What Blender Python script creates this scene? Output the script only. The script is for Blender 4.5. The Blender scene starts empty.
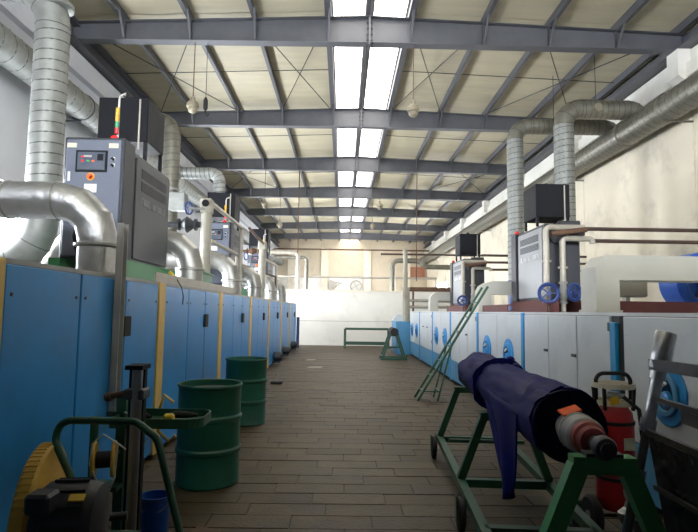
import bpy, math, random
from mathutils import Vector, Matrix, Euler, noise as mnoise
random.seed(7)
sc = bpy.context.scene
C = sc.collection
R = math.radians
PI = math.pi

# ------------------------------------------------------------------ camera, world, exposure
CAM_H = 1.55
cam_d = bpy.data.cameras.new('camera')
cam_d.sensor_fit = 'HORIZONTAL'; cam_d.sensor_width = 36.0
cam_d.lens = 36.0 * 540 / 698
cam_d.clip_start = 0.05; cam_d.clip_end = 200
cam = bpy.data.objects.new('camera', cam_d); C.objects.link(cam)
PITCH, YAW, ROLL = R(4.77), R(0.57), R(0.8)
cam.matrix_world = (Matrix.Translation((0, 0, CAM_H)) @ Matrix.Rotation(-YAW, 4, 'Z')
                    @ Matrix.Rotation(PI/2 + PITCH, 4, 'X') @ Matrix.Rotation(ROLL, 4, 'Z'))
sc.camera = cam
w = bpy.data.worlds.new('overcast_sky'); sc.world = w; w.use_nodes = True
w.node_tree.nodes['Background'].inputs[0].default_value = (0.75, 0.85, 1.0, 1)
w.node_tree.nodes['Background'].inputs[1].default_value = 1.0
SKYLIGHT_E, WINDOW_E = 6.5, 36.0          # daylight glowing through the roof lights and the windows, added gable ones included
vs = sc.view_settings
vs.view_transform = 'Standard'; vs.look = 'None'; vs.exposure = 0.22; vs.gamma = 1.0
vs.use_curve_mapping = False
try:
    sc.cycles.use_denoising = True
    sc.cycles.max_bounces = 8; sc.cycles.diffuse_bounces = 5; sc.cycles.glossy_bounces = 4
    sc.cycles.sample_clamp_indirect = 6.0
    sc.cycles.caustics_reflective = False; sc.cycles.caustics_refractive = False
except Exception:
    pass

# ------------------------------------------------------------------ materials
def lin(c):
    return tuple(((x/255)/12.92 if x/255 <= 0.04045 else ((x/255+0.055)/1.055)**2.4) for x in c)
MATS = {}
def mat(name, rgb, rough=0.6, metal=0.0, var=0.12, scale=6.0, bump=0.0, bscale=40.0, stain=None, stain_amt=0.0,
        stain_scale=1.5, emit=0.0, coat=0.0, stretch=(1, 1, 1), rvar=0.1, spec=0.5, orand=0.0):
    m = bpy.data.materials.new(name); m.use_nodes = True
    nt = m.node_tree; N = nt.nodes; L = nt.links
    b = N['Principled BSDF']
    c = lin(rgb)
    b.inputs['Roughness'].default_value = rough
    b.inputs['Metallic'].default_value = metal
    if coat: b.inputs['Coat Weight'].default_value = coat
    tc = N.new('ShaderNodeTexCoord'); geo = N.new('ShaderNodeNewGeometry')
    mp = N.new('ShaderNodeMapping'); mp.inputs['Scale'].default_value = stretch
    L.new(geo.outputs['Position'], mp.inputs['Vector'])
    nz = N.new('ShaderNodeTexNoise'); nz.inputs['Scale'].default_value = scale; nz.inputs['Detail'].default_value = 5
    L.new(mp.outputs[0], nz.inputs['Vector'])
    mx = N.new('ShaderNodeMix'); mx.data_type = 'RGBA'
    lo = tuple(x*(1-var) for x in c); hi = tuple(min(1, x*(1+var)) for x in c)
    mx.inputs[6].default_value = (*lo, 1); mx.inputs[7].default_value = (*hi, 1)
    rp = N.new('ShaderNodeMapRange'); rp.inputs[1].default_value = 0.3; rp.inputs[2].default_value = 0.7
    L.new(nz.outputs[0], rp.inputs[0]); L.new(rp.outputs[0], mx.inputs[0])
    col = mx.outputs[2]
    if stain:
        n2 = N.new('ShaderNodeTexNoise'); n2.inputs['Scale'].default_value = stain_scale
        n2.inputs['Detail'].default_value = 8; n2.inputs['Roughness'].default_value = 0.65
        L.new(mp.outputs[0], n2.inputs['Vector'])
        r2 = N.new('ShaderNodeMapRange'); r2.inputs[1].default_value = 0.52; r2.inputs[2].default_value = 0.75
        r2.inputs[4].default_value = stain_amt
        L.new(n2.outputs[0], r2.inputs[0])
        m2 = N.new('ShaderNodeMix'); m2.data_type = 'RGBA'
        L.new(r2.outputs[0], m2.inputs[0]); L.new(col, m2.inputs[6]); m2.inputs[7].default_value = (*lin(stain), 1)
        col = m2.outputs[2]
    if orand:
        oi = N.new('ShaderNodeObjectInfo'); hs = N.new('ShaderNodeHueSaturation')
        r4 = N.new('ShaderNodeMapRange'); r4.inputs[3].default_value = 1-orand; r4.inputs[4].default_value = 1+orand
        L.new(oi.outputs['Random'], r4.inputs[0]); L.new(r4.outputs[0], hs.inputs['Value']); L.new(col, hs.inputs['Color'])
        col = hs.outputs[0]
    L.new(col, b.inputs['Base Color'])
    if rvar:
        r3 = N.new('ShaderNodeMapRange'); r3.inputs[3].default_value = max(0, rough-rvar); r3.inputs[4].default_value = min(1, rough+rvar)
        L.new(nz.outputs[0], r3.inputs[0]); L.new(r3.outputs[0], b.inputs['Roughness'])
    if bump:
        n3 = N.new('ShaderNodeTexNoise'); n3.inputs['Scale'].default_value = bscale; n3.inputs['Detail'].default_value = 3
        L.new(mp.outputs[0], n3.inputs['Vector'])
        bp = N.new('ShaderNodeBump'); bp.inputs['Strength'].default_value = bump; bp.inputs['Distance'].default_value = 0.02
        L.new(n3.outputs[0], bp.inputs['Height']); L.new(bp.outputs[0], b.inputs['Normal'])
    if emit:
        b.inputs['Emission Color'].default_value = (*c, 1); b.inputs['Emission Strength'].default_value = emit
    b.inputs['Specular IOR Level'].default_value = spec
    MATS[name] = m
    return m
mat('tile', (77, 66, 50), 0.55, var=0.3, scale=2.2, stain=(44, 36, 26), stain_amt=0.55, stain_scale=3.0, bump=0.25, bscale=30, orand=0.2, spec=0.2)
mat('slab', (46, 41, 35), 0.8, var=0.2, scale=3)
mat('wall_cream', (232, 222, 200), 0.85, var=0.06, scale=1.2, stain=(150, 143, 132), stain_amt=0.55, stain_scale=0.9, bump=0.08)
mat('wall_grey', (214, 216, 222), 0.85, var=0.06, scale=1.0, stain=(150, 152, 160), stain_amt=0.4, stain_scale=0.8)
mat('wall_white', (232, 229, 220), 0.8, var=0.04, scale=1.5, stain=(196, 186, 168), stain_amt=0.5, stain_scale=1.2)
mat('wall_back', (205, 192, 168), 0.85, var=0.06, scale=0.8, stain=(165, 148, 120), stain_amt=0.4)
mat('brick_red', (176, 122, 96), 0.85, var=0.15, scale=6, stretch=(1, 1, 5))
mat('roof_sheet', (192, 183, 156), 0.55, var=0.08, scale=1.5, stretch=(0.6, 3, 1), stain=(150, 138, 112), stain_amt=0.35, stain_scale=0.8)
mat('steel_blue_grey', (84, 85, 90), 0.5, var=0.1, scale=4, stain=(60, 60, 62), stain_amt=0.4)
mat('steel_dark', (52, 54, 58), 0.5, var=0.15, scale=5)
mat('steel_light', (150, 150, 148), 0.5, 0.2, var=0.12, scale=5)
mat('skylight_pane', (255, 250, 242), 0.5, var=0.0, emit=SKYLIGHT_E)
mat('window_pane', (240, 245, 252), 0.4, var=0.0, emit=WINDOW_E)
mat('window_frame', (210, 212, 214), 0.5, var=0.05)
mat('panel_blue', (46, 132, 200), 0.36, var=0.1, scale=2.5, stain=(52, 104, 150), stain_amt=0.4, stain_scale=2.2, spec=0.3)
mat('panel_pale', (204, 210, 214), 0.4, var=0.05, scale=2.0, stain=(138, 142, 142), stain_amt=0.35, stain_scale=2.0)
mat('panel_sky_blue', (44, 148, 208), 0.4, var=0.08, scale=3)
mat('band_blue', (74, 142, 184), 0.45, var=0.12, scale=3, stain=(60, 92, 112), stain_amt=0.5, stain_scale=3)
mat('strip_yellow', (206, 172, 92), 0.5, var=0.1, scale=6, stain=(140, 112, 60), stain_amt=0.4)
mat('rubber', (24, 24, 26), 0.75, var=0.2)
mat('black_metal', (18, 20, 26), 0.6, var=0.15, scale=5, spec=0.2)
mat('heater_grey', (72, 74, 78), 0.42, 0.15, var=0.08, scale=3)
mat('heater_glint', (150, 152, 154), 0.42, 0.15, var=0.06, scale=3)  # light glint on the right louvred sides put into the base colour
mat('heater_dark', (44, 47, 55), 0.45, 0.1, var=0.12, scale=4)
mat('cabinet_grey', (92, 98, 112), 0.42, 0.1, var=0.06, scale=4)
mat('mark_dim', (128, 129, 130), 0.6, var=0.03)
mat('slot', (48, 50, 55), 0.5, var=0.05)
mat('mark_white', (222, 222, 220), 0.6, var=0.03)
mat('galvanized', (140, 142, 138), 0.5, 0.4, var=0.16, scale=7, bump=0.06, bscale=14)
mat('galvanized_dull', (122, 119, 108), 0.45, 0.55, var=0.2, scale=6, bump=0.08, bscale=18)
mat('seam', (86, 88, 86), 0.5, 0.5, var=0.1)
mat('foil', (184, 185, 186), 0.34, 0.85, var=0.1, scale=9, bump=0.6, bscale=11, rvar=0.15)
mat('foil_dull', (152, 151, 146), 0.4, 0.6, var=0.12, scale=8, bump=0.3, bscale=10)
mat('lagging', (162, 157, 144), 0.75, var=0.08, scale=9, stain=(104, 92, 74), stain_amt=0.6, bump=0.4, bscale=20)
mat('duct_white', (184, 183, 174), 0.6, var=0.05, scale=3, stain=(160, 156, 144), stain_amt=0.4)
mat('pipe_brown', (72, 55, 46), 0.6, 0.1, var=0.15, scale=10)
mat('pipe_pale', (176, 170, 158), 0.5, 0.3, var=0.12, scale=10)
mat('red_oxide', (90, 42, 39), 0.65, var=0.18, scale=5, stain=(80, 44, 38), stain_amt=0.4)
mat('green_steel', (30, 76, 54), 0.45, var=0.14, scale=6, stain=(24, 50, 38), stain_amt=0.45, stain_scale=5)
mat('green_bright', (52, 128, 76), 0.42, var=0.12, scale=6, stain=(34, 76, 48), stain_amt=0.4, stain_scale=6)
mat('drum_green', (21, 82, 66), 0.4, var=0.12, scale=4, stain=(16, 40, 34), stain_amt=0.5, stain_scale=4)
mat('drum_inside', (58, 66, 72), 0.7, var=0.3, scale=9)
mat('valve_blue', (24, 54, 116), 0.4, var=0.1)
mat('fan_blue', (24, 74, 160), 0.35, var=0.08)
mat('porthole_blue', (46, 140, 206), 0.35, var=0.08)
mat('glass_dark', (44, 76, 104), 0.12, 0.3, var=0.1)
mat('chrome', (158, 160, 162), 0.32, 0.95, var=0.08, scale=12)
mat('bar_steel', (92, 90, 88), 0.38, 0.7, var=0.2, scale=14)
mat('sheet_dark', (40, 44, 54), 0.28, 0.4, var=0.2, scale=5, stain=(80, 84, 92), stain_amt=0.4, stain_scale=6)
mat('cloth_navy', (11, 17, 86), 0.65, var=0.18, scale=8, bump=0.12, bscale=60, spec=0.12)
mat('cloth_edge', (24, 27, 58), 0.85, var=0.25, scale=20, spec=0.1)
mat('red_paint', (176, 34, 38), 0.36, var=0.08, scale=6, stain=(110, 24, 26), stain_amt=0.35)
mat('bearing_red', (124, 52, 50), 0.5, 0.2, var=0.15)
mat('cream_plastic', (208, 202, 182), 0.5, var=0.06)
mat('orange_tape', (246, 104, 44), 0.5, var=0.05)
mat('yellow_plastic', (216, 178, 36), 0.45, var=0.08)
mat('wheel_yellow', (196, 156, 60), 0.6, var=0.14, scale=8, stain=(120, 92, 40), stain_amt=0.5, stain_scale=8)
mat('motor_black', (40, 42, 48), 0.5, 0.2, var=0.15, scale=8)
mat('bucket_blue', (30, 78, 158), 0.35, var=0.08)
mat('beacon_red', (220, 40, 44), 0.25, var=0.03)
mat('lamp_green', (30, 150, 90), 0.3, var=0.03)
mat('lamp_yellow', (236, 180, 40), 0.3, var=0.03)
mat('screen', (70, 78, 92), 0.2, var=0.05)
mat('wire_white', (196, 194, 186), 0.5, var=0.05)
mat('lamp_shade', (138, 130, 110), 0.5, 0.2, var=0.15, scale=10)
mat('paper', (150, 144, 130), 0.8, var=0.05)
mat('rust', (96, 70, 54), 0.75, var=0.25, scale=8)

# ------------------------------------------------------------------ mesh builder
def V(*a): return Vector(a)
def basis(d):
    d = Vector(d).normalized()
    up = Vector((0, 0, 1)) if abs(d.z) < 0.9 else Vector((1, 0, 0))
    a = up.cross(d).normalized(); return a, d.cross(a), d
class MB:
    def __init__(s): s.v = []; s.f = []
    def add(s, vs_, fs):
        o = len(s.v); s.v += [Vector(p) for p in vs_]; s.f += [tuple(i+o for i in f) for f in fs]; return s
    def box(s, x0, x1, y0, y1, z0, z1):
        return s.add([(x0,y0,z0),(x1,y0,z0),(x1,y1,z0),(x0,y1,z0),(x0,y0,z1),(x1,y0,z1),(x1,y1,z1),(x0,y1,z1)],
                     [(3,2,1,0),(4,5,6,7),(0,1,5,4),(1,2,6,5),(2,3,7,6),(3,0,4,7)])
    def bbox_bev(s, x0, x1, y0, y1, z0, z1, b):
        # box with chamfered edges
        vs_ = []
        for (x, sx) in ((x0, 1), (x1, -1)):
            for (y, sy) in ((y0, 1), (y1, -1)):
                for (z, sz) in ((z0, 1), (z1, -1)):
                    vs_ += [(x+sx*b, y+sy*b, z), (x+sx*b, y, z+sz*b), (x, y+sy*b, z+sz*b)]
        i = lambda a, b_, c, k: ((a*2+b_)*2+c)*3+k
        fs = []
        for c in (0, 1):
            q = [i(0,0,c,0), i(1,0,c,0), i(1,1,c,0), i(0,1,c,0)]; fs.append(q if c else q[::-1])
            q = [i(0,c,0,1), i(1,c,0,1), i(1,c,1,1), i(0,c,1,1)]; fs.append(q[::-1] if c else q)
            q = [i(c,0,0,2), i(c,1,0,2), i(c,1,1,2), i(c,0,1,2)]; fs.append(q if c else q[::-1])
        for a in (0, 1):
            for b_ in (0, 1):
                fs.append([i(0,a,b_,0), i(1,a,b_,0), i(1,a,b_,1), i(0,a,b_,1)])
                fs.append([i(a,0,b_,0), i(a,1,b_,0), i(a,1,b_,2), i(a,0,b_,2)])
                fs.append([i(a,b_,0,1), i(a,b_,1,1), i(a,b_,1,2), i(a,b_,0,2)])
                for c in (0, 1): fs.append([i(a,b_,c,0), i(a,b_,c,1), i(a,b_,c,2)])
        return s.add(vs_, fs)
    def bar(s, p0, p1, wd, hg, up=None):
        # rectangular bar from p0 to p1
        p0 = Vector(p0); p1 = Vector(p1); d = (p1-p0).normalized()
        u = Vector(up) if up else (Vector((0,0,1)) if abs(d.z) < 0.95 else Vector((0,1,0)))
        a = d.cross(u).normalized(); b = a.cross(d).normalized()
        vs_ = [p+a*sa*wd/2+b*sb*hg/2 for p in (p0, p1) for sa, sb in ((-1,-1),(1,-1),(1,1),(-1,1))]
        return s.add(vs_, [(0,1,2,3),(7,6,5,4),(0,4,5,1),(1,5,6,2),(2,6,7,3),(3,7,4,0)])
    def cyl(s, p0, p1, r0, r1=None, n=16, caps=True):
        r1 = r0 if r1 is None else r1
        p0 = Vector(p0); p1 = Vector(p1); a, b, d = basis(p1-p0)
        vs_ = []
        for p, r in ((p0, r0), (p1, r1)):
            for k in range(n):
                t = 2*PI*k/n; vs_.append(p+(a*math.cos(t)+b*math.sin(t))*r)
        fs = [(k, (k+1) % n, n+(k+1) % n, n+k) for k in range(n)]
        if caps: fs += [tuple(range(n))[::-1], tuple(range(n, 2*n))]
        return s.add(vs_, fs)
    def lathe(s, prof, org, axis=(0,0,1), n=24, cap0=True, cap1=True):
        org = Vector(org); a, b, d = basis(axis); vs_ = []; m = len(prof)
        for r, h in prof:
            for k in range(n):
                t = 2*PI*k/n; vs_.append(org+d*h+(a*math.cos(t)+b*math.sin(t))*max(r, 1e-4))
        fs = [(j*n+k, j*n+(k+1) % n, (j+1)*n+(k+1) % n, (j+1)*n+k) for j in range(m-1) for k in range(n)]
        if cap0: fs.append(tuple(range(n))[::-1])
        if cap1: fs.append(tuple(range((m-1)*n, m*n)))
        return s.add(vs_, fs)
    def tube(s, pts, r, n=10, caps=True, closed=False):
        pts = [Vector(p) for p in pts]; m = len(pts); rs = r if isinstance(r, (list, tuple)) else [r]*m
        vs_ = []; a = None
        for j in range(m):
            if closed: d = pts[(j+1) % m]-pts[j-1]
            else: d = pts[min(j+1, m-1)]-pts[max(j-1, 0)]
            d.normalize()
            if a is None: a = basis(d)[0]
            a = (a-d*a.dot(d)).normalized(); b = d.cross(a)
            for k in range(n):
                t = 2*PI*k/n; vs_.append(pts[j]+(a*math.cos(t)+b*math.sin(t))*rs[j])
        M = m if closed else m-1
        fs = [(j*n+k, j*n+(k+1) % n, ((j+1) % m)*n+(k+1) % n, ((j+1) % m)*n+k) for j in range(M) for k in range(n)]
        if caps and not closed: fs += [tuple(range(n))[::-1], tuple(range((m-1)*n, m*n))]
        return s.add(vs_, fs)
    def prism(s, poly, axis, a0, a1):
        # poly: 2D outline in the two other axes (order x,y,z minus axis), extruded from a0 to a1
        def P(q, t):
            return {'x': (t, q[0], q[1]), 'y': (q[0], t, q[1]), 'z': (q[0], q[1], t)}[axis]
        n = len(poly); vs_ = [P(q, a0) for q in poly]+[P(q, a1) for q in poly]
        return s.add(vs_, [tuple(range(n))[::-1], tuple(range(n, 2*n))]+[(k, (k+1) % n, n+(k+1) % n, n+k) for k in range(n)])
    def helix(s, p0, p1, rad, pitch, wd, n=14):
        p0 = Vector(p0); p1 = Vector(p1); L_ = (p1-p0).length; a, b, d = basis(p1-p0)
        turns = L_/pitch; m = int(turns*n); vs_ = []; fs = []
        for j in range(m+1):
            t = 2*PI*j/n; h = min(L_, pitch*j/n); e = a*math.cos(t)+b*math.sin(t)
            c = p0+d*h
            vs_ += [c+e*(rad-.002)-d*wd/2, c+e*(rad+.005)-d*wd/4, c+e*(rad+.005)+d*wd/4, c+e*(rad-.002)+d*wd/2]
            if j: fs += [(4*j-4+q, 4*j+q, 4*j+q+1, 4*j-3+q) for q in range(3)]
        return s.add(vs_, fs)
    def torus(s, c, axis, Rr, r, n=24, k=8):
        c = Vector(c); a, b, d = basis(axis)
        return s.tube([c+(a*math.cos(2*PI*j/n)+b*math.sin(2*PI*j/n))*Rr for j in range(n)], r, k, closed=True)
    def sphere(s, c, r, n=12, m=8, sc_=(1,1,1)):
        prof = []
        c = Vector(c); vs_ = []; fs = []
        for j in range(m+1):
            th = PI*j/m
            for k in range(n):
                t = 2*PI*k/n
                vs_.append(c+Vector((math.sin(th)*math.cos(t)*r*sc_[0], math.sin(th)*math.sin(t)*r*sc_[1], -math.cos(th)*r*sc_[2])))
        fs = [(j*n+k, j*n+(k+1) % n, (j+1)*n+(k+1) % n, (j+1)*n+k) for j in range(m) for k in range(n)]
        return s.add(vs_, fs)
def path(pts, rad, seg=6):
    # polyline with rounded corners
    pts = [Vector(p) for p in pts]; out = [pts[0]]
    for i in range(1, len(pts)-1):
        p, q, r_ = pts[i-1], pts[i], pts[i+1]
        d0 = (p-q).normalized(); d1 = (r_-q).normalized()
        ang = d0.angle(d1); t = min(rad/math.tan(ang/2), (p-q).length*.98, (r_-q).length*.98); rr = t*math.tan(ang/2)
        a = q+d0*t; b = q+d1*t; c = q+(d0+d1).normalized()*(rr/math.sin(ang/2))
        va = a-c; vb = b-c; tot = va.angle(vb); ax = va.cross(vb)
        for k in range(seg+1):
            out.append(c+Matrix.Rotation(tot*k/seg, 3, ax) @ va)
    out.append(pts[-1]); return out

ORG = {}
def link(name, me, parent=None, loc=(0,0,0)):
    o = bpy.data.objects.new(name, me); C.objects.link(o); o.location = loc
    if parent: o.parent = parent
    return o
def mesh_of(name, mb, m, org=(0,0,0), smooth=True, ang=0.6):
    me = bpy.data.meshes.new(name); g = Vector(org)
    me.from_pydata([tuple(p-g) for p in mb.v], [], mb.f); me.validate(); me.update()
    import bmesh
    bm = bmesh.new(); bm.from_mesh(me); bmesh.ops.recalc_face_normals(bm, faces=bm.faces); bm.to_mesh(me); bm.free()
    if smooth:
        me.polygons.foreach_set('use_smooth', [True]*len(me.polygons))
        me.set_sharp_from_angle(angle=ang)
    me.materials.append(MATS[m]); return me
def part(name, mb, m, parent, local=False, ang=0.6):
    # a part of a thing; coordinates are world coordinates unless local
    org = ORG.get(parent.name, Vector((0,0,0)))
    o = link(name, mesh_of(name, mb, m, (0,0,0) if local else org, ang=ang), parent)
    ORG[o.name] = org
    return o
def props(o, label=None, cat=None, group=None, kind=None):
    if label: o['label'] = label
    if cat: o['category'] = cat
    if group: o['group'] = group
    if kind: o['kind'] = kind
    return o
def thing(name, label, cat, loc, rotz=0.0, group=None):
    o = link(name, None, None, loc); o.rotation_euler = (0, 0, rotz); o.empty_display_size = .1
    ORG[o.name] = Vector(loc)
    return props(o, label, cat, group)
def single(name, mb, m, label, cat, group=None, kind=None, ang=0.6):
    xs = [p.x for p in mb.v]; ys = [p.y for p in mb.v]; zs = [p.z for p in mb.v]
    org = Vector(((min(xs)+max(xs))/2, (min(ys)+max(ys))/2, min(zs)))
    o = link(name, mesh_of(name, mb, m, org, ang=ang), None, org)
    ORG[o.name] = org
    return props(o, label, cat, group, kind)
def struct(name, mb, m, label=None):
    o = single(name, mb, m, label, None, None, 'structure'); return o
ORD = ['first', 'second', 'third', 'fourth', 'fifth', 'sixth', 'seventh', 'eighth', 'ninth', 'tenth']

# ------------------------------------------------------------------ layout constants (metres; x right, y away from the camera)
XL, XR, YB, YN = -5.6, 6.9, 44.6, -4.0
LF, LT = -1.94, 1.83          # left machine: front plane, top
RF, RT = 2.45, 1.57           # right machine: front plane, top
FR = [10.38+4.9*k for k in range(-3, 7)]     # roof frames
RIDGE = 0.45
def rafter_top(x):
    return 7.41-(0.24)*abs(x-RIDGE)/6.2

# ================================================================== SETTING
# ---- floor: dark bedding slab with rectangular pavers laid in running bond in the aisle
floor = struct('floor', MB().box(XL-.2, XR+.2, YN, YB+.2, -.2, -.008), 'slab', 'worn grey brown floor of rectangular pavers between the machines')
TW, TD, GAP = 0.60, 0.25, 0.010
x_lo, x_hi = -2.05, 2.55
def tile_mb(wd): return MB().box(-wd/2+GAP/2, wd/2-GAP/2, -TD/2+GAP/2, TD/2-GAP/2, -.01, 0)
tile_cache = {}
rest = MB(); n_tile = 0
rows = int((24.6-0.5)/TD)
for r_ in range(rows):
    yc = 0.5+TD*(r_+.5)
    off = (0.0, 0.31, 0.12, 0.45)[r_ % 4]+random.uniform(-.02, .02)
    x = x_lo-off
    while x < x_hi:
        a, b = max(x, x_lo), min(x+TW, x_hi); x += TW
        if b-a < .05: continue
        wd = round(b-a, 2); dz = random.uniform(-.004, .001)
        if yc > 3.3 and n_tile < 300:
            if wd not in tile_cache: tile_cache[wd] = mesh_of('floor_tile', tile_mb(wd), 'tile', smooth=False)
            o = link('floor_tile', tile_cache[wd], floor, Vector(((a+b)/2, yc, dz))-floor.location); n_tile += 1
        else:
            rest.box(a+GAP/2, b-GAP/2, yc-TD/2+GAP/2, yc+TD/2-GAP/2, -.01, dz)
o = part('floor_tile_field', rest, 'tile', floor); o['kind'] = 'stuff'

# ---- left wall with a row of daylit windows
WZ0, WZ1, WW = 1.95, 3.6, 1.55
wl = MB().box(XL-.2, XL, YN, YB, -.008, WZ0).box(XL-.2, XL, YN, YB, WZ1, 7.33)
cen = [(FR[i]+FR[i+1])/2 for i in range(len(FR)-1)]
prev = YN
for c in cen:
    if c < 6: continue
    wl.box(XL-.2, XL, prev, c-WW, WZ0, WZ1); prev = c+WW
wl.box(XL-.2, XL, prev, YB, WZ0, WZ1)
wall_left = struct('wall_left', wl, 'wall_grey', 'pale grey side wall behind the blue machine line')
for i, c in enumerate(cen):
    if c < 6: continue
    wn = link('window_%d' % (i+1), None, None, (XL-.1, c, WZ0)); ORG[wn.name] = Vector((XL-.1, c, WZ0))
    props(wn, None, None, None, 'structure')
    fr = MB()
    for y in (c-WW, c-WW/3, c+WW/3, c+WW): fr.box(XL-.13, XL-.05, y-.03, y+.03, WZ0, WZ1)
    for z in (WZ0, WZ1): fr.box(XL-.13, XL-.05, c-WW, c+WW, z-.03, z+.03)
    part('window_frame', fr, 'window_frame', wn)
    for k in range(3):
        y0 = c-WW+k*2*WW/3
        part('window_pane', MB().box(XL-.1, XL-.09, y0+.03, y0+2*WW/3-.03, WZ0+.03, WZ1-.03), 'window_pane', wn)
# steel ring beam along the left eave
single('eave_beam', MB().box(XL+.02, XL+.16, YN, YB, 6.81, 7.11).box(XL+.02, XL+.3, YN, YB, 6.79, 6.81).box(XL+.02, XL+.3, YN, YB, 7.11, 7.13),
       'steel_blue_grey', 'dark steel beam running along the top of the left wall', 'beam')
lb = MB().box(XL, XL+.14, YN, YB, 6.3, 6.72)
part('wall_ledge', lb, 'wall_grey', wall_left)

# ---- right wall: one cream panel per bay, ledge beam and corbels under the frame ends
wall_right = struct('wall_right', MB().box(XR+.03, XR+.2, YN, YB, -.008, 7.33), 'wall_grey', 'cream side wall with stains behind the pale machine line')
yy = [YN]+FR+[YB]
for i in range(len(yy)-1):
    if yy[i+1]-yy[i] < .1: continue
    part('wall_panel', MB().box(XR, XR+.03, yy[i]+.012, yy[i+1]-.012, 0, 7.3), 'wall_cream', wall_right)
for i, y in enumerate(FR[7:9]):
    yc = y+2.45
    wn = link('window_%d' % (30+i), None, None, (XR-.02, yc, 2.0)); ORG[wn.name] = Vector((XR-.02, yc, 2.0)); props(wn, None, None, None, 'structure')
    for k in range(4):
        ya = yc-1.9+.95*k
        part('window_frame', MB().box(XR-.05, XR-.001, ya, ya+.06, 2.0, 3.6), 'window_frame', wn)
        part('window_pane', MB().box(XR-.02, XR-.01, ya+.06, ya+.95, 2.04, 3.56), 'window_pane', wn)
    part('window_frame', MB().box(XR-.05, XR-.001, yc-1.9, yc+1.96, 3.56, 3.64), 'window_frame', wn)
    part('window_sill', MB().box(XR-.08, XR-.001, yc-1.95, yc+2.0, 1.96, 2.04), 'window_frame', wn)
part('wall_ledge', MB().box(XR-.2, XR, YN, YB, 6.25, 6.52).box(XR-.1, XR, YN, YB, 6.52, 6.8), 'wall_white', wall_right)
for y in FR:
    part('corbel', MB().prism([(XR-.36, 6.82), (XR, 6.82), (XR, 6.1), (XR-.12, 6.1), (XR-.36, 6.28)], 'y', y-.16, y+.2), 'wall_white', wall_right)
single('eave_beam', MB().box(XR-.18, XR-.04, YN, YB, 6.85, 7.11).box(XR-.34, XR-.04, YN, YB, 6.83, 6.85), 'steel_blue_grey',
       'dark steel beam running along the top of the right wall', 'beam')

# ---- end walls and the low partition
wall_back = struct('wall_back', MB().box(XL-.2, XR+.2, YB, YB+.2, -.008, 7.6), 'wall_back', 'far beige end wall above the white partition')
part('wall_foot', MB().box(XL, 1.6, YB-.06, YB, 0, 4.25), 'wall_white', wall_back)
for x in (-1.55, 1.95, -4.3, 5.2):
    part('pilaster', MB().box(x-.3, x+.3, YB-.22, YB, 0, 6.7), 'wall_cream', wall_back)
for k in range(5):
    part('boarding', MB().box(5.25+.3*k, 5.53+.3*k, YB-.12, YB-.02, 4.3, 5.25), 'brick_red', wall_back)
GZ0, GZ1 = 4.3, 6.3
gw = MB().box(XL-.2, XR+.2, YN-.2, YN, -.008, GZ0).box(XL-.2, XR+.2, YN-.2, YN, GZ1, 7.6)
gcen = (-3.4, .6, 4.6); prev = XL-.2
for c in gcen:
    gw.box(prev, c-1.3, YN-.2, YN, GZ0, GZ1); prev = c+1.3
gw.box(prev, XR+.2, YN-.2, YN, GZ0, GZ1)
struct('wall_near', gw, 'wall_grey', 'end wall behind the viewer with three added gable windows for frontal light')
for i, c in enumerate(gcen):  # unseen windows, added to light camera-facing surfaces from behind
    wn = link('window_%d' % (20+i), None, None, (c, YN-.1, GZ0)); ORG[wn.name] = Vector((c, YN-.1, GZ0)); props(wn, None, None, None, 'structure')
    fr = MB()
    for x in (c-1.3, c, c+1.3): fr.box(x-.03, x+.03, YN-.13, YN-.05, GZ0, GZ1)
    for z in (GZ0, GZ1): fr.box(c-1.3, c+1.3, YN-.13, YN-.05, z-.03, z+.03)
    part('window_frame', fr, 'window_frame', wn)
    for k in range(2): part('window_pane', MB().box(c-1.27+1.3*k, c-.03+1.3*k, YN-.1, YN-.09, GZ0+.03, GZ1-.03), 'window_pane', wn)
shade_slab = struct('ceiling_shade_slab', MB().box(XL, XR, YN, 2.1, 3.1, 3.28), 'wall_grey', 'added unseen slab over the viewer that shades the foreground')  # slab added out of view to keep gable light off the foreground
for x in (XL+.3, -.2, XR-.3): part('shade_slab_column', MB().box(x-.12, x+.12, -2.6, -2.36, 0, 3.1), 'wall_grey', shade_slab)
PY = 24.6
part_w = struct('wall_partition', MB().box(XL, XR, PY, PY+.18, -.008, 1.08), 'wall_white', 'white partition wall across the far end of the aisle')
part('upper_course', MB().box(XL, XR, PY+.012, PY+.17, 1.092, 2.44), 'wall_white', part_w)
part('coping', MB().box(XL, XR, PY-.02, PY+.2, 2.44, 2.5), 'wall_cream', part_w)
part('joint', MB().box(XL, XR, PY+.03, PY+.16, 1.08, 1.092), 'rust', part_w)

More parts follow.
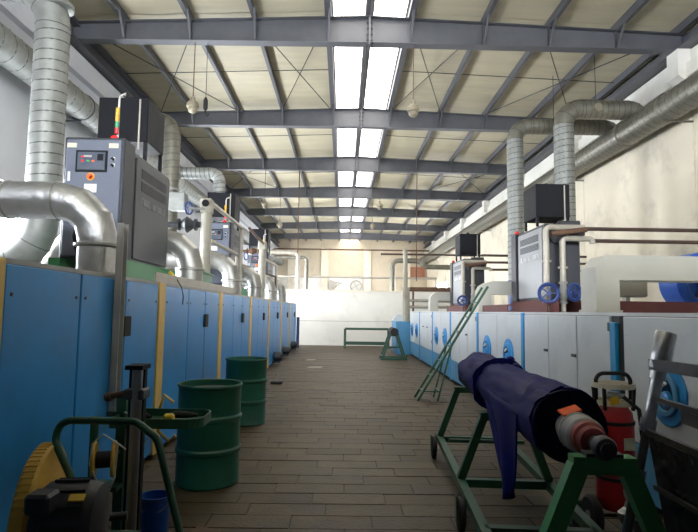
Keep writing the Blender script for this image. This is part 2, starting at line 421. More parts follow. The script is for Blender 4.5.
# ---- roof: sheets between purlins, milky roof lights either side of the ridge
PX = [-5.45, -4.40, -3.10, -1.82, -0.37, RIDGE, 1.27, 2.72, 4.03, 5.38, 6.60]
PH = 0.17
ceiling = link('ceiling', None, None, (0, 0, 7.2)); ORG[ceiling.name] = Vector((0, 0, 7.2))
props(ceiling, 'low pitched roof of cream insulated sheets with a glowing roof light along the ridge', None, None, 'structure')
edges = [XL-.2]+PX[1:-1]+[XR+.2]
ys = []
for i in range(len(FR)):
    ys += [FR[i], FR[i]+2.425]
ys = [YN]+ys[1:]+[YB]
SKY_Y0 = 8.2
for i in range(len(edges)-1):
    x0, x1 = edges[i], edges[i+1]
    sky = x0 > -.5 and x1 < 1.4
    for j in range(len(ys)-1):
        y0, y1 = ys[j], ys[j+1]
        zA, zB = rafter_top(x0)+PH, rafter_top(x1)+PH
        if sky and y0 >= SKY_Y0-.3:
            xa, xb = x0+.07, x1-.07
            za = zA+(zB-zA)*.07/(x1-x0); zb = zB-(zB-zA)*.07/(x1-x0)
            part('skylight_pane', MB().prism([(xa, za+.02), (xb, zb+.02), (xb, zb+.035), (xa, za+.035)], 'y', y0+.02, y1-.02), 'skylight_pane', ceiling)
            for xe, ze, w_ in ((x0, zA, .09), (x1, zB, -.09)):
                part('skylight_frame', MB().prism([(xe, ze), (xe+w_, ze), (xe+w_, ze+.05), (xe, ze+.05)], 'y', y0, y1), 'steel_light', ceiling)
        else:
            mid = (x0+x1)/2; zm = (zA+zB)/2-.012
            part('roof_panel', MB().prism([(x0, zA), (mid, zm), (x1, zB), (x1, zB+.06), (x0, zA+.06)], 'y', y0+.006, y1-.006), 'roof_sheet', ceiling)
part('roof_deck', MB().prism([(XL-.2, 7.43), (RIDGE-.82, 7.63), (RIDGE-.82, 7.69), (XL-.2, 7.55)], 'y', YN, YB)
     .prism([(RIDGE+.82, 7.63), (XR+.2, 7.43), (XR+.2, 7.55), (RIDGE+.82, 7.69)], 'y', YN, YB), 'roof_sheet', ceiling)
part('ridge_cap', MB().box(RIDGE-.12, RIDGE+.12, YN, YB, 7.62, 7.66), 'roof_sheet', ceiling)

# ---- purlins (C sections)
def purlin_mb(x, s):
    z0 = rafter_top(x); z1 = z0+PH; t = .012; wd = .075*s; lp = .02
    poly = [(x, z0), (x+wd, z0), (x+wd, z0+lp), (x+wd-t*s, z0+lp), (x+wd-t*s, z0+t), (x+t*s, z0+t), (x+t*s, z1-t), (x+wd-t*s, z1-t),
            (x+wd-t*s, z1-lp), (x+wd, z1-lp), (x+wd, z1), (x, z1)]
    return MB().prism(poly, 'y', YN+.05, YB-.05)
names = ['steel purlin at the left eave above the left wall'] + \
        ['steel roof purlin, %s to the left of the skylight edge' % ORD[3-k] for k in (1, 2, 3)] + \
        ['steel purlin along the left edge of the glowing skylight', 'ridge purlin between the two strips of the skylight',
         'steel purlin along the right edge of the glowing skylight'] + \
        ['steel roof purlin, %s to the right of the skylight edge' % ORD[k] for k in range(3)] + ['steel purlin at the right eave above the right wall']
for x, lb_ in zip(PX, names):
    mb = purlin_mb(x, 1 if x > RIDGE else -1)
    if abs(x-RIDGE) < .9 and x != RIDGE:
        mb.box(x-.05, x+.05, YN+.05, YB-.05, rafter_top(x)+.002, rafter_top(x)+PH-.002)
    single('roof_purlin', mb, 'steel_blue_grey', lb_, 'purlin', 'roof purlins')

# ---- tapered steel roof frames
BX0, BX1 = XL+.02, XR-.02
def beam_bot(x): return 6.87-.04*abs(x-RIDGE)/6.2
order = 0
for y in FR:
    if y > 9:
        lab = '%s tapered steel roof beam counted from the front' % ORD[order]; order += 1
        if order == 1: lab = 'nearest tapered steel roof beam, along the top of the picture'
        if order == 7: lab = 'farthest tapered steel roof beam, close to the back wall'
    else:
        lab = 'tapered steel roof beam overhead behind the picture edge'
    if y < 5: continue
    t = thing('roof_beam', lab, 'beam', (RIDGE, y, 6.7), group='roof beams')
    part('web', MB().prism([(BX0, beam_bot(BX0)), (RIDGE, beam_bot(RIDGE)), (BX1, beam_bot(BX1)), (BX1, rafter_top(BX1)), (RIDGE, rafter_top(RIDGE)), (BX0, rafter_top(BX0))],
                           'y', y-.006, y+.006), 'steel_blue_grey', t)
    for fn, nm, dz in ((beam_bot, 'bottom_flange', -.014), (rafter_top, 'top_flange', -.014)):
        part(nm, MB().prism([(BX0, fn(BX0)+dz), (RIDGE, fn(RIDGE)+dz), (BX1, fn(BX1)+dz), (BX1, fn(BX1)), (RIDGE, fn(RIDGE)), (BX0, fn(BX0))], 'y', y-.11, y+.11), 'steel_blue_grey', t)
    for x in PX[1:-1]:
        if x == RIDGE: continue
        part('stiffener', MB().box(x-.006, x+.006, y-.1, y-.006, beam_bot(x), rafter_top(x)-.014), 'steel_blue_grey', t)
        part('purlin_brace', MB().bar((x, y-.09, beam_bot(x)+.03), (x+.02, y-.42, rafter_top(x)+.04), .04, .012), 'steel_blue_grey', t)
    ep = part('ridge_plate', MB().box(RIDGE-.02, RIDGE+.02, y-.1, y+.1, beam_bot(RIDGE)-.05, rafter_top(RIDGE)), 'steel_blue_grey', t)
    for z in (6.93, 7.05, 7.17, 7.29):
        part('bolt', MB().cyl((RIDGE-.06, y-.05, z), (RIDGE+.06, y-.05, z), .016, n=6), 'steel_dark', ep)

# ---- bracing rods under the roof sheets, in crossing pairs
br = [(0, -5.3, -3.1), (0, -1.82, -.45), (0, 1.35, 2.72), (0, 4.03, 6.5), (2, -5.3, -3.1), (2, 4.03, 6.5)]
side = {-5.3: 'left eave', -1.82: 'left of the skylight', 1.35: 'right of the skylight', 4.03: 'right eave'}
base_i = 3
for bay, xa, xb in br:
    ya, yb_ = FR[base_i+bay]+.15, FR[base_i+bay+1]-.15
    t = thing('brace_pair', 'pair of thin crossing brace rods in the %s roof bay, %s' % (ORD[bay], side[xa]), 'brace', ((xa+xb)/2, (ya+yb_)/2, 7.1), group='roof bracing')
    za, zb = rafter_top(xa)-.03, rafter_top(xb)-.03
    part('rod', MB().cyl((xa, ya, za), (xb, yb_, zb), .012, n=6), 'steel_dark', t)
    part('rod', MB().cyl((xa, yb_, za+.03), (xb, ya, zb+.03), .012, n=6), 'steel_dark', t)
for bay in range(0, 6):
    yc = (FR[base_i+bay]+FR[base_i+bay+1])/2
    for s, (i0, i1), nm in ((0, (0, 4), 'left'), (1, (6, 10), 'right')):
        pts = [(PX[k], yc, rafter_top(PX[k])+.08) for k in range(i0, i1+1)]
        single('sag_rod', MB().tube(pts, .01, 6), 'steel_dark', 'thin tie rod across the purlins in the %s roof bay, %s of the skylight' % (ORD[bay], nm), 'rod', 'purlin tie rods')

# ================================================================== LEFT MACHINE LINE (blue chambers)
LB = -4.3
lpos = ['nearest the camera, behind the motor trolley', 'behind the near green drum', 'behind the far green drum', 'fourth from the camera',
        'fifth from the camera', 'sixth from the camera', 'farthest from the camera']
for k in range(-1, 7):
    y0 = 2.9+2.8*k; y1 = y0+2.8
    lab = 'blue machine chamber with yellow corner strip, '+(lpos[k] if k >= 0 else 'beside the camera at the left picture edge')
    t = thing('machine_chamber', lab, 'machine', ((LF+LB)/2, (y0+y1)/2, 0), group='blue machine chambers on the left')
    part('body', MB().box(LB, LF-.03, y0+.005, y1-.005, .06, LT-.03), 'steel_dark', t)
    part('base', MB().box(LB, LF-.06, y0+.005, y1-.005, 0, .06), 'black_metal', t)
    part('top_plate', MB().box(LB, LF-.012, y0+.004, y1-.004, LT-.03, LT), 'steel_light', t)
    part('corner_strip', MB().bbox_bev(LF-.03, LF+.012, y0+.005, y0+.2, .04, LT-.005, .006), 'strip_yellow', t)
    cuts = [y0+.21, y0+1.12, y0+1.95, y1]
    for j in range(3):
        a, b = cuts[j]+.01, cuts[j+1]-.01
        p = part('door_panel', MB().bbox_bev(LF-.03, LF, a, b, .07, LT-.035, .006), 'panel_blue', t)
        for yv in (a+.06, b-.06):
            part('rivet', MB().cyl((LF, yv, 1.62), (LF+.006, yv, 1.62), .012, n=8), 'steel_dark', p)
        if j == 1:
            h = part('handle', MB().bbox_bev(LF, LF+.035, b-.07, b+.08, 1.3, 1.48, .008), 'rubber', p)
# end post of the left line
single('end_post', MB().bbox_bev(LF+.02, LF+.14, 22.52, 22.64, 0, 1.27, .01), 'valve_blue', 'dark blue post at the far end of the blue machine line', 'post')
# low gearmotors at the foot of the far chambers
for y, d in ((15.2, 'nearest'), (17.5, 'middle'), (20.4, 'farthest')):
    t = thing('drive_motor', 'small dark drive motor low on the blue machines, %s of three' % d, 'motor', (LF+.14, y, .1), group='drive motors at the machine foot')
    part('housing', MB().lathe([(.06, 0), (.11, .03), (.11, .2), (.07, .24)], (LF+.02, y, .26), (1, 0, 0), 14), 'motor_black', t)
    part('gearbox', MB().bbox_bev(LF+.02, LF+.2, y+.08, y+.34, .1, .38, .02), 'motor_black', t)
    part('bracket', MB().box(LF+.015, LF+.22, y-.12, y+.36, .1, .13), 'steel_dark', t)

# insulated crossover ducts on the left machines
def clamp(c, axis, r): return MB().torus(c, axis, r, .008, 20, 5)
cpos = ['in front of the control cabinet', 'just beyond the grey heater', 'beside the white lagged pipe', 'fourth from the camera', 'fifth from the camera', 'sixth and farthest']
for k in range(6):
    y = 4.8+2.8*k; r = .168; zc = 2.50; xa, xb = -4.05, -2.19 if k == 0 else -2.15
    t = thing('insulated_duct', 'foil clad bent duct on the blue machine, '+cpos[k], 'duct', (xb, y, LT), group='foil clad ducts')
    # mitred elbows like sheet metal segments
    m = MB()
    pts = path([(xa, y, LT), (xa, y, zc), (xb, y, zc), (xb, y, LT+.0)], .36, 3)
    m.tube(pts, r, 20)
    part('cladding', m, 'foil' if k == 0 else 'foil_dull', t, ang=.35)
    for c, ax in [(V(xb-.36, y, zc), (1,0,0)), (V(xb-.8, y, zc), (1,0,0)), (V(xb-1.2, y, zc), (1,0,0))]:
        part('seam_band', clamp(c, ax, r+.002), 'foil_dull', t)
    part('collar', MB().lathe([(r+.006, 0), (r+.03, .01), (r+.03, .03), (r+.006, .04)], (xb, y, zc-.42), (0,0,1), 20), 'foil_dull', t)
    part('foot_flange', MB().lathe([(r+.008, 0), (r+.008, .02), (r+.004, .03)], (xb, y, LT), (0,0,1), 20), 'foil_dull', t)

# spiral ducts
def spiral_duct(t, pts, r, bend, m='galvanized', pitch=.16, seam='seam', n=20):
    p = path(pts, bend, 6); part('duct_run', MB().tube(p, r, n), m, t)
    mb = MB(); P = [Vector(q) for q in pts]
    for i in range(len(P)-1):
        d = (P[i+1]-P[i]).normalized(); L_ = (P[i+1]-P[i]).length
        a = P[i]+d*(bend if i else 0); b = P[i+1]-d*(bend if i < len(P)-2 else 0)
        if (b-a).length > .2: mb.helix(a, b, r, pitch, .022)
    if mb.v: part('spiral_seam', mb, seam, t)['kind'] = 'stuff'
    rg = MB()
    i = 1
    for q in range(len(P)-2):
        for kk in (0, 2, 4, 6):
            c = Vector(p[1+q*7+kk]); a_ = Vector(p[max(0, 1+q*7+kk-1)]); b_ = Vector(p[min(len(p)-1, 1+q*7+kk+1)])
            rg.torus(c, b_-a_, r, .007, 20, 5)
    if rg.v: part('elbow_seam', rg, seam, t)['kind'] = 'stuff'
# wall ducts
t = thing('wall_duct', 'large galvanized spiral duct along the left wall', 'duct', (-5.22, 20, 5.2))
spiral_duct(t, [(-5.2, YN+.3, 5.47), (-5.2, YB-.02, 5.47)], .255, .3, pitch=.3)
for y in FR[2:]: part('duct_bracket', MB().box(XL, -5.2, y-.03, y+.03, 5.17, 5.21).torus((-5.2, y, 5.47), (0,1,0), .26, .015, 20, 5), 'steel_dark', t)
for y in (9.1, 16.5, 24): part('joint_collar', MB().lathe([(.255, 0), (.275, .02), (.275, .1), (.255, .12)], (-5.2, y, 5.47), (0,1,0), 24), 'galvanized', t)
t = thing('wall_duct', 'large dull galvanized spiral duct along the right wall', 'duct', (6.46, 20, 5.4))
spiral_duct(t, [(6.46, YN+.3, 5.7), (6.46, YB-.02, 5.7)], .285, .3, 'galvanized_dull', pitch=.2)
for y in FR[2:]: part('duct_bracket', MB().box(6.46, XR, y-.02, y+.02, 5.385, 5.41).torus((6.46, y, 5.7), (0,1,0), .288, .01, 20, 5), 'galvanized_dull', t)
for y in (10.4, 12.0, 20, 28): part('joint_collar', MB().lathe([(.29, 0), (.315, .02), (.315, .1), (.29, .12)], (6.46, y, 5.7), (0,1,0), 24), 'galvanized_dull', t)
# vertical spiral ducts, left
t = thing('exhaust_duct', 'tall pale spiral exhaust duct at the left, beside the control cabinet', 'duct', (-4.0, 7.1, 2.1))
spiral_duct(t, [(-5.0, 7.1, 2.08), (-4.0, 7.1, 2.08), (-4.0, 7.1, 5.95), (-5.2, 7.1, 5.95)], .215, .62, pitch=.14)
part('joint_collar', MB().lathe([(.22, 0), (.245, .015), (.245, .07), (.22, .09)], (-4.0, 7.1, 5.6), (0,0,1), 24), 'galvanized', t)
single('exhaust_fan_box', MB().bbox_bev(-5.5, -5.0, 6.6, 7.6, 0, 2.5, .02), 'galvanized', 'galvanized fan box between the left wall and the machine', 'fan box')
t = thing('exhaust_duct', 'spiral exhaust duct with shiny elbow behind the grey heater on the left', 'duct', (-3.98, 12.15, LT))
spiral_duct(t, [(-3.98, 12.15, LT+.01), (-3.98, 12.15, 5.85), (-5.2, 12.15, 5.85)], .19, .34, 'galvanized_dull')
part('damper_box', MB().bbox_bev(-3.85, -3.5, 11.7, 11.98, 3.7, 4.1, .02), 'galvanized', t)
part('joint_collar', MB().lathe([(.195, 0), (.22, .015), (.22, .07), (.195, .09)], (-3.98, 12.15, 4.2), (0,0,1), 24), 'galvanized', t)
t = thing('branch_duct', 'short pale branch duct bending down onto the second left tank', 'duct', (-2.9, 12.32, 4.2))
spiral_duct(t, [(-3.78, 12.32, 4.68), (-2.9, 12.32, 4.68), (-2.9, 12.32, 4.21)], .135, .2, pitch=.1)

# ================================================================== HEATERS
def marks(x, ya, yb, z, hgt, s):
    # two illegible words of light lettering on the louvred side
    mb = MB(); n = 11; step = (yb-ya)/n
    for i in range(n):
        if i == 4: continue
        y = ya+i*step; xx0, xx1 = sorted((x, x+s*.004))
        mb.box(xx0, xx1, y, y+step*.28, z, z+hgt)
        mb.box(xx0, xx1, y, y+step*.75, z+hgt*(.0 if i % 2 else .8), z+hgt*(.2 if i % 2 else 1))
        if i % 3: mb.box(xx0, xx1, y+step*.5, y+step*.75, z, z+hgt)
    return mb
def heater_body(t, xf, xbk, y0, y1, z0, z1, s, rev=False):
    # s: direction the louvred side faces (+1 = towards +x)
    xa, xb = sorted((xf, xbk))
    part('body', MB().bbox_bev(xa, xb, y0, y1, z0, z1, .012), 'heater_grey' if not rev else 'heater_dark', t)
    pxa, pxb = sorted((xf, xf+s*.018))
    p = part('side_panel', MB().bbox_bev(pxa, pxb, y0+.09, y1-.03, z0+.05, z1-.05, .006), 'heater_glint' if rev else 'heater_grey', t)
    H = z1-z0; xs = xf+s*.018
    for zz in (.80, .68):
        zc = z0+H*zz
        for q in range(5):
            a, b = sorted((xs, xs+s*.006))
            part('vent_slat', MB().box(a, b, y0+.24, y1-.16, zc+q*.024, zc+q*.024+.015), 'slot', p)
    part('lettering', marks(xs, y0+.26, y1-.16, z0+H*.555, .085, s), 'mark_white' if rev else 'mark_dim', p)['kind'] = 'stuff'
def tank(t, x0, x1, y0, y1, z0, z1, zleg):
    k = part('expansion_tank', MB().bbox_bev(x0, x1, y0, y1, z0, z1, .01), 'black_metal', t)
    for x in (x0+.03, x1-.03):
        for y in (y0+.03, y1-.03):
            part('tank_leg', MB().box(x-.02, x+.02, y-.02, y+.02, zleg, z0), 'black_metal', k)
    part('filler_cap', MB().cyl(((x0+x1)/2, (y0+y1)/2, z1), ((x0+x1)/2, (y0+y1)/2, z1+.08), .035, n=12), 'black_metal', k)
    part('sight_pipe', MB().cyl((x1-.1, y0-.02, z0-.1), (x1-.1, y0-.02, z1-.03), .012, n=8), 'pipe_pale', k)

def left_heater(dy, lab, full):
    t = thing('oil_heater', lab, 'heater', (-2.7, 6.5+dy, LT), group='oil heaters on the left machines')
    z0 = 2.06
    for x in (-3.0, -2.36): part('base_frame', MB().box(x-.06, x+.06, 5.6+dy, 7.42+dy, LT, z0), 'green_bright', t)
    heater_body(t, -2.42, -3.05, 6.06+dy, 7.35+dy, z0, 3.34, 1)
    tank(t, -3.13, -2.5, 6.68+dy, 7.3+dy, 3.64, 4.21, 3.34)
    # control cabinet facing the camera
    cx0, cx1, cy = -2.99, -2.35, 5.66+dy
    c = part('control_cabinet', MB().bbox_bev(cx0, cx1, cy, cy+.3, z0, 3.36, .012), 'heater_dark', t)
    part('cabinet_door', MB().bbox_bev(cx0+.03, cx1-.03, cy-.018, cy, z0+.03, 3.33, .006), 'cabinet_grey', c)
    yd = cy-.018
    def plate(nm, xa, xb, za, zb, m, th=.006): return part(nm, MB().box(xa, xb, yd-th, yd, za, zb), m, c)
    plate('name_plate', cx0+.04, cx0+.14, 3.24, 3.29, 'cream_plastic'); plate('name_plate', cx1-.16, cx1-.06, 3.24, 3.29, 'cream_plastic')
    plate('display_frame', cx0+.14, cx1-.17, 2.98, 3.21, 'black_metal', .012)
    plate('display', cx0+.16, cx1-.19, 3.0, 3.19, 'screen', .016)
    for i, (dx, dz, m) in enumerate(((.04, .13, 'beacon_red'), (.04, .085, 'beacon_red'), (.10, .085, 'lamp_green'), (.15, .085, 'orange_tape'))):
        part('indicator', MB().box(cx0+.16+dx, cx0+.19+dx, yd-.02, yd-.016, 3.0+dz, 3.018+dz), m, c)
    part('indicator', MB().box(cx0+.22, cx0+.31, yd-.02, yd-.016, 3.135, 3.155), 'steel_light', c)
    part('dial', MB().box(cx1-.27, cx1-.21, yd-.022, yd-.016, 3.1, 3.17), 'black_metal', c)
    for z in (3.12, 3.05):
        part('switch_plate', MB().box(cx1-.13, cx1-.09, yd-.006, yd, z-.012, z+.022), 'mark_white', c)
        part('switch', MB().cyl((cx1-.11, yd-.03, z), (cx1-.11, yd-.006, z), .016, n=10), 'black_metal', c)
    part('emergency_stop', MB().lathe([(.035, 0), (.035, .008), (.022, .008), (.022, .04), (.015, .045)], ((cx0+cx1)/2-.02, yd, 2.93), (0,-1,0), 16), 'orange_tape', c)
    part('stop_ring', MB().cyl(((cx0+cx1)/2-.02, yd-.004, 2.93), ((cx0+cx1)/2-.02, yd, 2.93), .042, n=16), 'lamp_yellow', c)
    plate('notice', (cx0+cx1)/2-.08, (cx0+cx1)/2+.05, 2.76, 2.85, 'mark_white')
    plate('notice', cx0+.06, cx0+.085, 2.88, 2.98, 'mark_white')
    part('beacon', MB().lathe([(.045, 0), (.045, .02), (.035, .045), (.01, .06)], (cx1-.16, cy+.1, 3.36), (0,0,1), 14), 'beacon_red', c)
    st = part('stack_light', MB().cyl((cx1-.17, cy+.2, 3.36), (cx1-.17, cy+.2, 3.86), .012, n=8).tube([(cx1-.17, cy+.2, 3.86), (cx1-.16, cy+.2, 3.9), (cx1-.10, cy+.2, 3.93), (cx1-.11, cy+.2, 3.9)], .01, 6), 'wire_white', c)
    for z, m in ((3.46, 'beacon_red'), (3.52, 'lamp_green'), (3.60, 'lamp_yellow'), (3.68, 'lamp_yellow')):
        part('stack_lens', MB().cyl((cx1-.17, cy+.17, z), (cx1-.17, cy+.17, z+.07), .02, n=10), m, c)
    part('side_recess', MB().box(-2.5, -2.40, cy+.3, 6.06+dy, z0, 3.3), 'black_metal', t)
    return t
left_heater(0, 'dark grey oil heater with control cabinet facing the camera, black tank on top', True)
left_heater(5.5, 'second grey oil heater on the blue machines, behind the white lagged pipe', True)
left_heater(11.0, 'third grey oil heater far down the blue machine line', True)

def right_heater(dy, lab):
    y0 = 9.05+dy
    t = thing('oil_heater', lab, 'heater', (3.7, y0+.7, RT), group='oil heaters on the pale machines')
    for x in (3.42, 3.95): part('base_frame', MB().box(x-.05, x+.05, y0-.4, y0+1.7, RT, 1.78), 'red_oxide', t)
    heater_body(t, 3.4, 4.0, y0, y0+1.36, 1.78, 3.08, -1, True)
    part('end_plate', MB().bbox_bev(3.44, 3.97, y0-.015, y0, 1.82, 3.04, .005), 'heater_dark', t)
    part('cabinet', MB().bbox_bev(3.36, 3.96, y0+1.42, y0+1.7, 1.78, 3.1, .01), 'heater_dark', t)
    part('beacon', MB().lathe([(.05, 0), (.05, .02), (.035, .05), (.01, .07)], (3.42, y0+1.5, 3.1), (0,0,1), 14), 'beacon_red', t)
    tank(t, 3.37, 3.97, y0+.3, y0+.95, 3.24, 3.84, 3.08)
    # pipework header in front of the end plate
    hz = 2.98
    p = part('header_pipe', MB().tube(path([(3.34, y0-.22, 2.1), (3.34, y0-.22, hz), (3.98, y0-.22, hz)], .08), .05, 10), 'pipe_pale', t)
    part('header_pipe', MB().tube(path([(3.62, y0-.2, 2.1), (3.62, y0-.2, 2.8), (4.12, y0-.2, 2.8), (4.12, y0-.2, 2.72)], .06), .048, 10), 'pipe_pale', t)
    part('flange', MB().cyl((3.62, y0-.2, 2.3), (3.62, y0-.2, 2.33), .08, n=14), 'pipe_pale', t); part('flange', MB().cyl((3.34, y0-.22, 2.4), (3.34, y0-.22, 2.43), .08, n=14), 'pipe_pale', t)
    part('cross_pipe', MB().tube([(3.4, y0-.3, 2.86), (3.98, y0-.3, 2.94)], .045, 8), 'rust', t)
    part('header_plate', MB().cyl((3.6, y0-.1, 3.06), (3.95, y0-.1, 3.07), .05, n=12), 'steel_dark', t)
    part('pump', MB().lathe([(.06, 0), (.13, .04), (.13, .2), (.07, .26)], (3.48, y0-.1, 2.86), (1, .0, .1), 16), 'steel_dark', t)
    part('pump_head', MB().sphere((3.92, y0-.14, 2.88), .1, 12, 8), 'steel_dark', t)
    return t
right_heater(0, 'grey oil heater with black tank on the pale machines, nearest on the right')
right_heater(6.2, 'smaller looking grey oil heater farther back on the pale machines')

def gate_valve(x, y, z, face, lab, grp, zlow, r=.145, ptop=2.1):
    t = thing('gate_valve', lab, 'valve', (x, y, zlow), group=grp)
    part('valve_body', MB().lathe([(.07, 0), (.07, .03), (.045, .04), (.06, .12), (.075, .18), (.06, .24), (.045, .32), (.07, .33), (.07, .36)], (x, y, z-.18), (0,0,1), 16), 'steel_light', t)
    part('pipe', MB().cyl((x, y, zlow), (x, y, z-.18), .04, n=12), 'pipe_pale', t); part('pipe', MB().cyl((x, y, z+.18), (x, y, ptop-.005), .05, n=12), 'pipe_pale', t)
    f = Vector(face).normalized(); c = V(x, y, z)+f*.24
    part('stem', MB().cyl((x, y, z), c, .018, n=8), 'steel_light', t)
    wh = part('handwheel', MB().torus(c, f, r-.025, .03, 24, 8), 'valve_blue', t)
    a, b, d = basis(f); sp = MB().cyl(c-f*.02, c+f*.03, .035, n=12)
    for q in range(5):
        e = a*math.cos(q*2*PI/5)+b*math.sin(q*2*PI/5); sp.bar(c, c+e*(r-.02), .022, .014, up=f)
    part('spokes', sp, 'valve_blue', wh)
gate_valve(3.34, 8.83, 1.88, (-.25, -1, 0), 'blue handwheel valve below the nearest right heater, left of the two', 'blue handwheel valves', RT, r=.17)
gate_valve(3.62, 8.85, 1.9, (.4, -1, 0), 'blue handwheel valve below the nearest right heater, right of the two', 'blue handwheel valves', RT, r=.15)
gate_valve(3.34, 15.03, 1.88, (-.3, -1, 0), 'dark blue handwheel valve below the farther right heater, left of the two', 'blue handwheel valves', RT)
gate_valve(3.62, 15.05, 1.9, (.8, -.6, 0), 'dark blue handwheel valve below the farther right heater, right of the two', 'blue handwheel valves', RT, r=.12)
# brown feed pipes running to the right wall
for (y, z, xa, n_) in ((9.0, 2.99, 4.0, 'upper of the two crossing the right wall'), (9.02, 2.79, 4.2, 'lower of the two crossing the right wall'),
                       (15.2, 3.18, 3.9, 'upper of those behind the nearest heater'), (15.2, 2.98, 4.0, 'middle of those behind the nearest heater'), (15.24, 2.78, 4.2, 'lowest of those behind the nearest heater')):
    single('feed_pipe', MB().cyl((xa, y, z), (XR-.01, y, z), .033, n=10), 'pipe_brown', 'thin brown horizontal pipe, '+n_, 'pipe', 'brown feed pipes')
single('feed_pipe', MB().cyl((1.55, 22.5, 3.95), (XR-.01, 22.5, 3.95), .04, n=10), 'pipe_brown', 'long brown pipe crossing above the far end of the pale machines', 'pipe', 'brown feed pipes')

# ================================================================== RIGHT MACHINE LINE (pale chambers)
RB = 5.0
def porthole(pn, y, z, big=False):
    ax = (-1, 0, 0)
    r = part('porthole', MB().lathe([(.235, 0), (.235, .012), (.228, .018), (.16, .018)], (RF, y, z), ax, 32, cap0=False, cap1=True), 'porthole_blue', pn)
    part('inner_ring', MB().lathe([(.165, 0), (.165, .02), (.155, .028), (.125, .028), (.12, .01)], (RF-.016, y, z), ax, 28, cap0=False, cap1=False), 'band_blue' if big else 'porthole_blue', r)
    part('glass', MB().cyl((RF-.016, y, z), (RF-.026, y, z), .125, n=24), 'glass_dark', r)
    part('cover_dome', MB().lathe([(.06, 0), (.055, .03), (.03, .04)], (RF-.02, y-.03, z-.03), ax, 18), 'porthole_blue', r)
    part('latch', MB().bar((RF-.05, y-.05, z+.09), (RF-.05, y+.03, z+.05), .02, .02), 'mark_white', r)
rpos = ['at the right picture edge, one porthole in view', 'with three door leaves behind the fire extinguisher', 'with two portholes beyond the dark fabric roll',
        'with door leaves behind the leaning ladder', 'with two small portholes, fifth from the camera', 'with door leaves, sixth from the camera', 'with portholes at the far end']
for k in range(-1, 6):
    y0 = 4.83+2.48*k; y1 = y0+2.48
    t = thing('machine_chamber', 'pale grey machine chamber with blue trim, '+rpos[k+1], 'machine', ((RF+RB)/2, (y0+y1)/2, 0), group='pale machine chambers on the right')
    part('body', MB().box(RF+.03, RB, y0+.005, y1-.005, .06, RT-.03), 'steel_dark', t)
    part('base', MB().box(RF+.06, RB, y0+.005, y1-.005, 0, .06), 'black_metal', t)
    part('top_plate', MB().box(RF+.012, RB, y0+.004, y1-.004, RT-.03, RT), 'panel_pale', t)
    part('corner_strip', MB().bbox_bev(RF-.012, RF+.03, y0+.015, y0+.115, .04, RT-.09 if k == 0 else RT-.01, .006), 'panel_sky_blue', t)
    part('lower_band', MB().bbox_bev(RF+.002, RF+.03, y0+.125, y1-.006, .07, .49, .006), 'band_blue', t)
    if k % 2:   # portholes
        ym = (y0+.12+y1)/2; cuts = [y0+.125, ym, y1-(.1 if k == -1 else 0)]
    else:
        cuts = [y0+.125, y0+.84, y0+1.62, y1]
    for j in range(len(cuts)-1):
        a, b = cuts[j]+.01, cuts[j+1]-.01
        p = part('door_panel', MB().bbox_bev(RF, RF+.03, a, b, .5, RT-.035, .006), 'panel_pale', t)
        if k % 2: porthole(p, (a+b)/2+(-.1 if k == -1 else -.02), .96 if k == -1 else .945, k == -1)
        elif j:
            part('handle', MB().cyl((RF-.03, a+.03, 1.12), (RF, a+.03, 1.12), .012, n=8).box(RF-.04, RF-.025, a-.05, a+.045, 1.105, 1.135), 'steel_dark', p)
        else:
            for z in (.7, 1.4): part('hinge', MB().cyl((RF-.012, a-.008, z), (RF-.012, a-.008, z+.08), .014, n=8), 'steel_light', p)
    if k == -1:
        part('gap_post', MB().box(RF+.02, RF+.05, y1-.1, y1-.01, .05, RT-.02), 'rubber', t)
# low stepped unit at the far end of the pale line
t = thing('feed_unit', 'low blue grey stepped unit at the far end of the pale machines', 'machine', (2.3, 20.7, 0))
part('body', MB().bbox_bev(1.95, 4.5, 19.8, 21.6, 0, 1.2, .01), 'band_blue', t)
for i in range(3):
    part('cover', MB().bbox_bev(1.9+.1*i, 2.3, 20.2+.45*i, 20.55+.45*i, 1.2, 1.32+.06*i, .01), 'panel_pale', t)

# white rectangular crossover ducts
for y0, xe, lab in ((5.85, 5.0, 'nearest, at the right picture edge'), (10.95, 4.35, 'behind the nearest right heater'), (17.1, 4.6, 'farthest, behind the farther heater')):
    xa = 2.75; wd = .26; z1 = 2.2; z0 = 1.93; b = .1
    t = thing('box_duct', 'white rectangular duct rising from the pale machine, '+lab, 'duct', (xa+wd/2, y0+.18, RT), group='white rectangular ducts')
    poly = [(xa, RT), (xa+wd, RT), (xa+wd, z0), (xe-wd, z0), (xe-wd, RT), (xe, RT), (xe, z1-b), (xe-b, z1), (xa+b*.35, z1)]
    if y0 > 6: poly = poly[:-1]+[(xa+.3, z1), (xa+.18, z1-.03), (xa+.07, z1-.1), (xa+.015, z1-.2)]
    else: poly = poly[:-1]+[(xa+.12, z1), (xa, z1-.13)]
    part('casing', MB().prism(poly, 'y', y0, y0+.37), 'duct_white', t, ang=.3)
    fl = MB().box(xa-.02, xa+wd+.02, y0-.02, y0+.39, RT, RT+.03)
    part('flange', fl, 'duct_white', t)
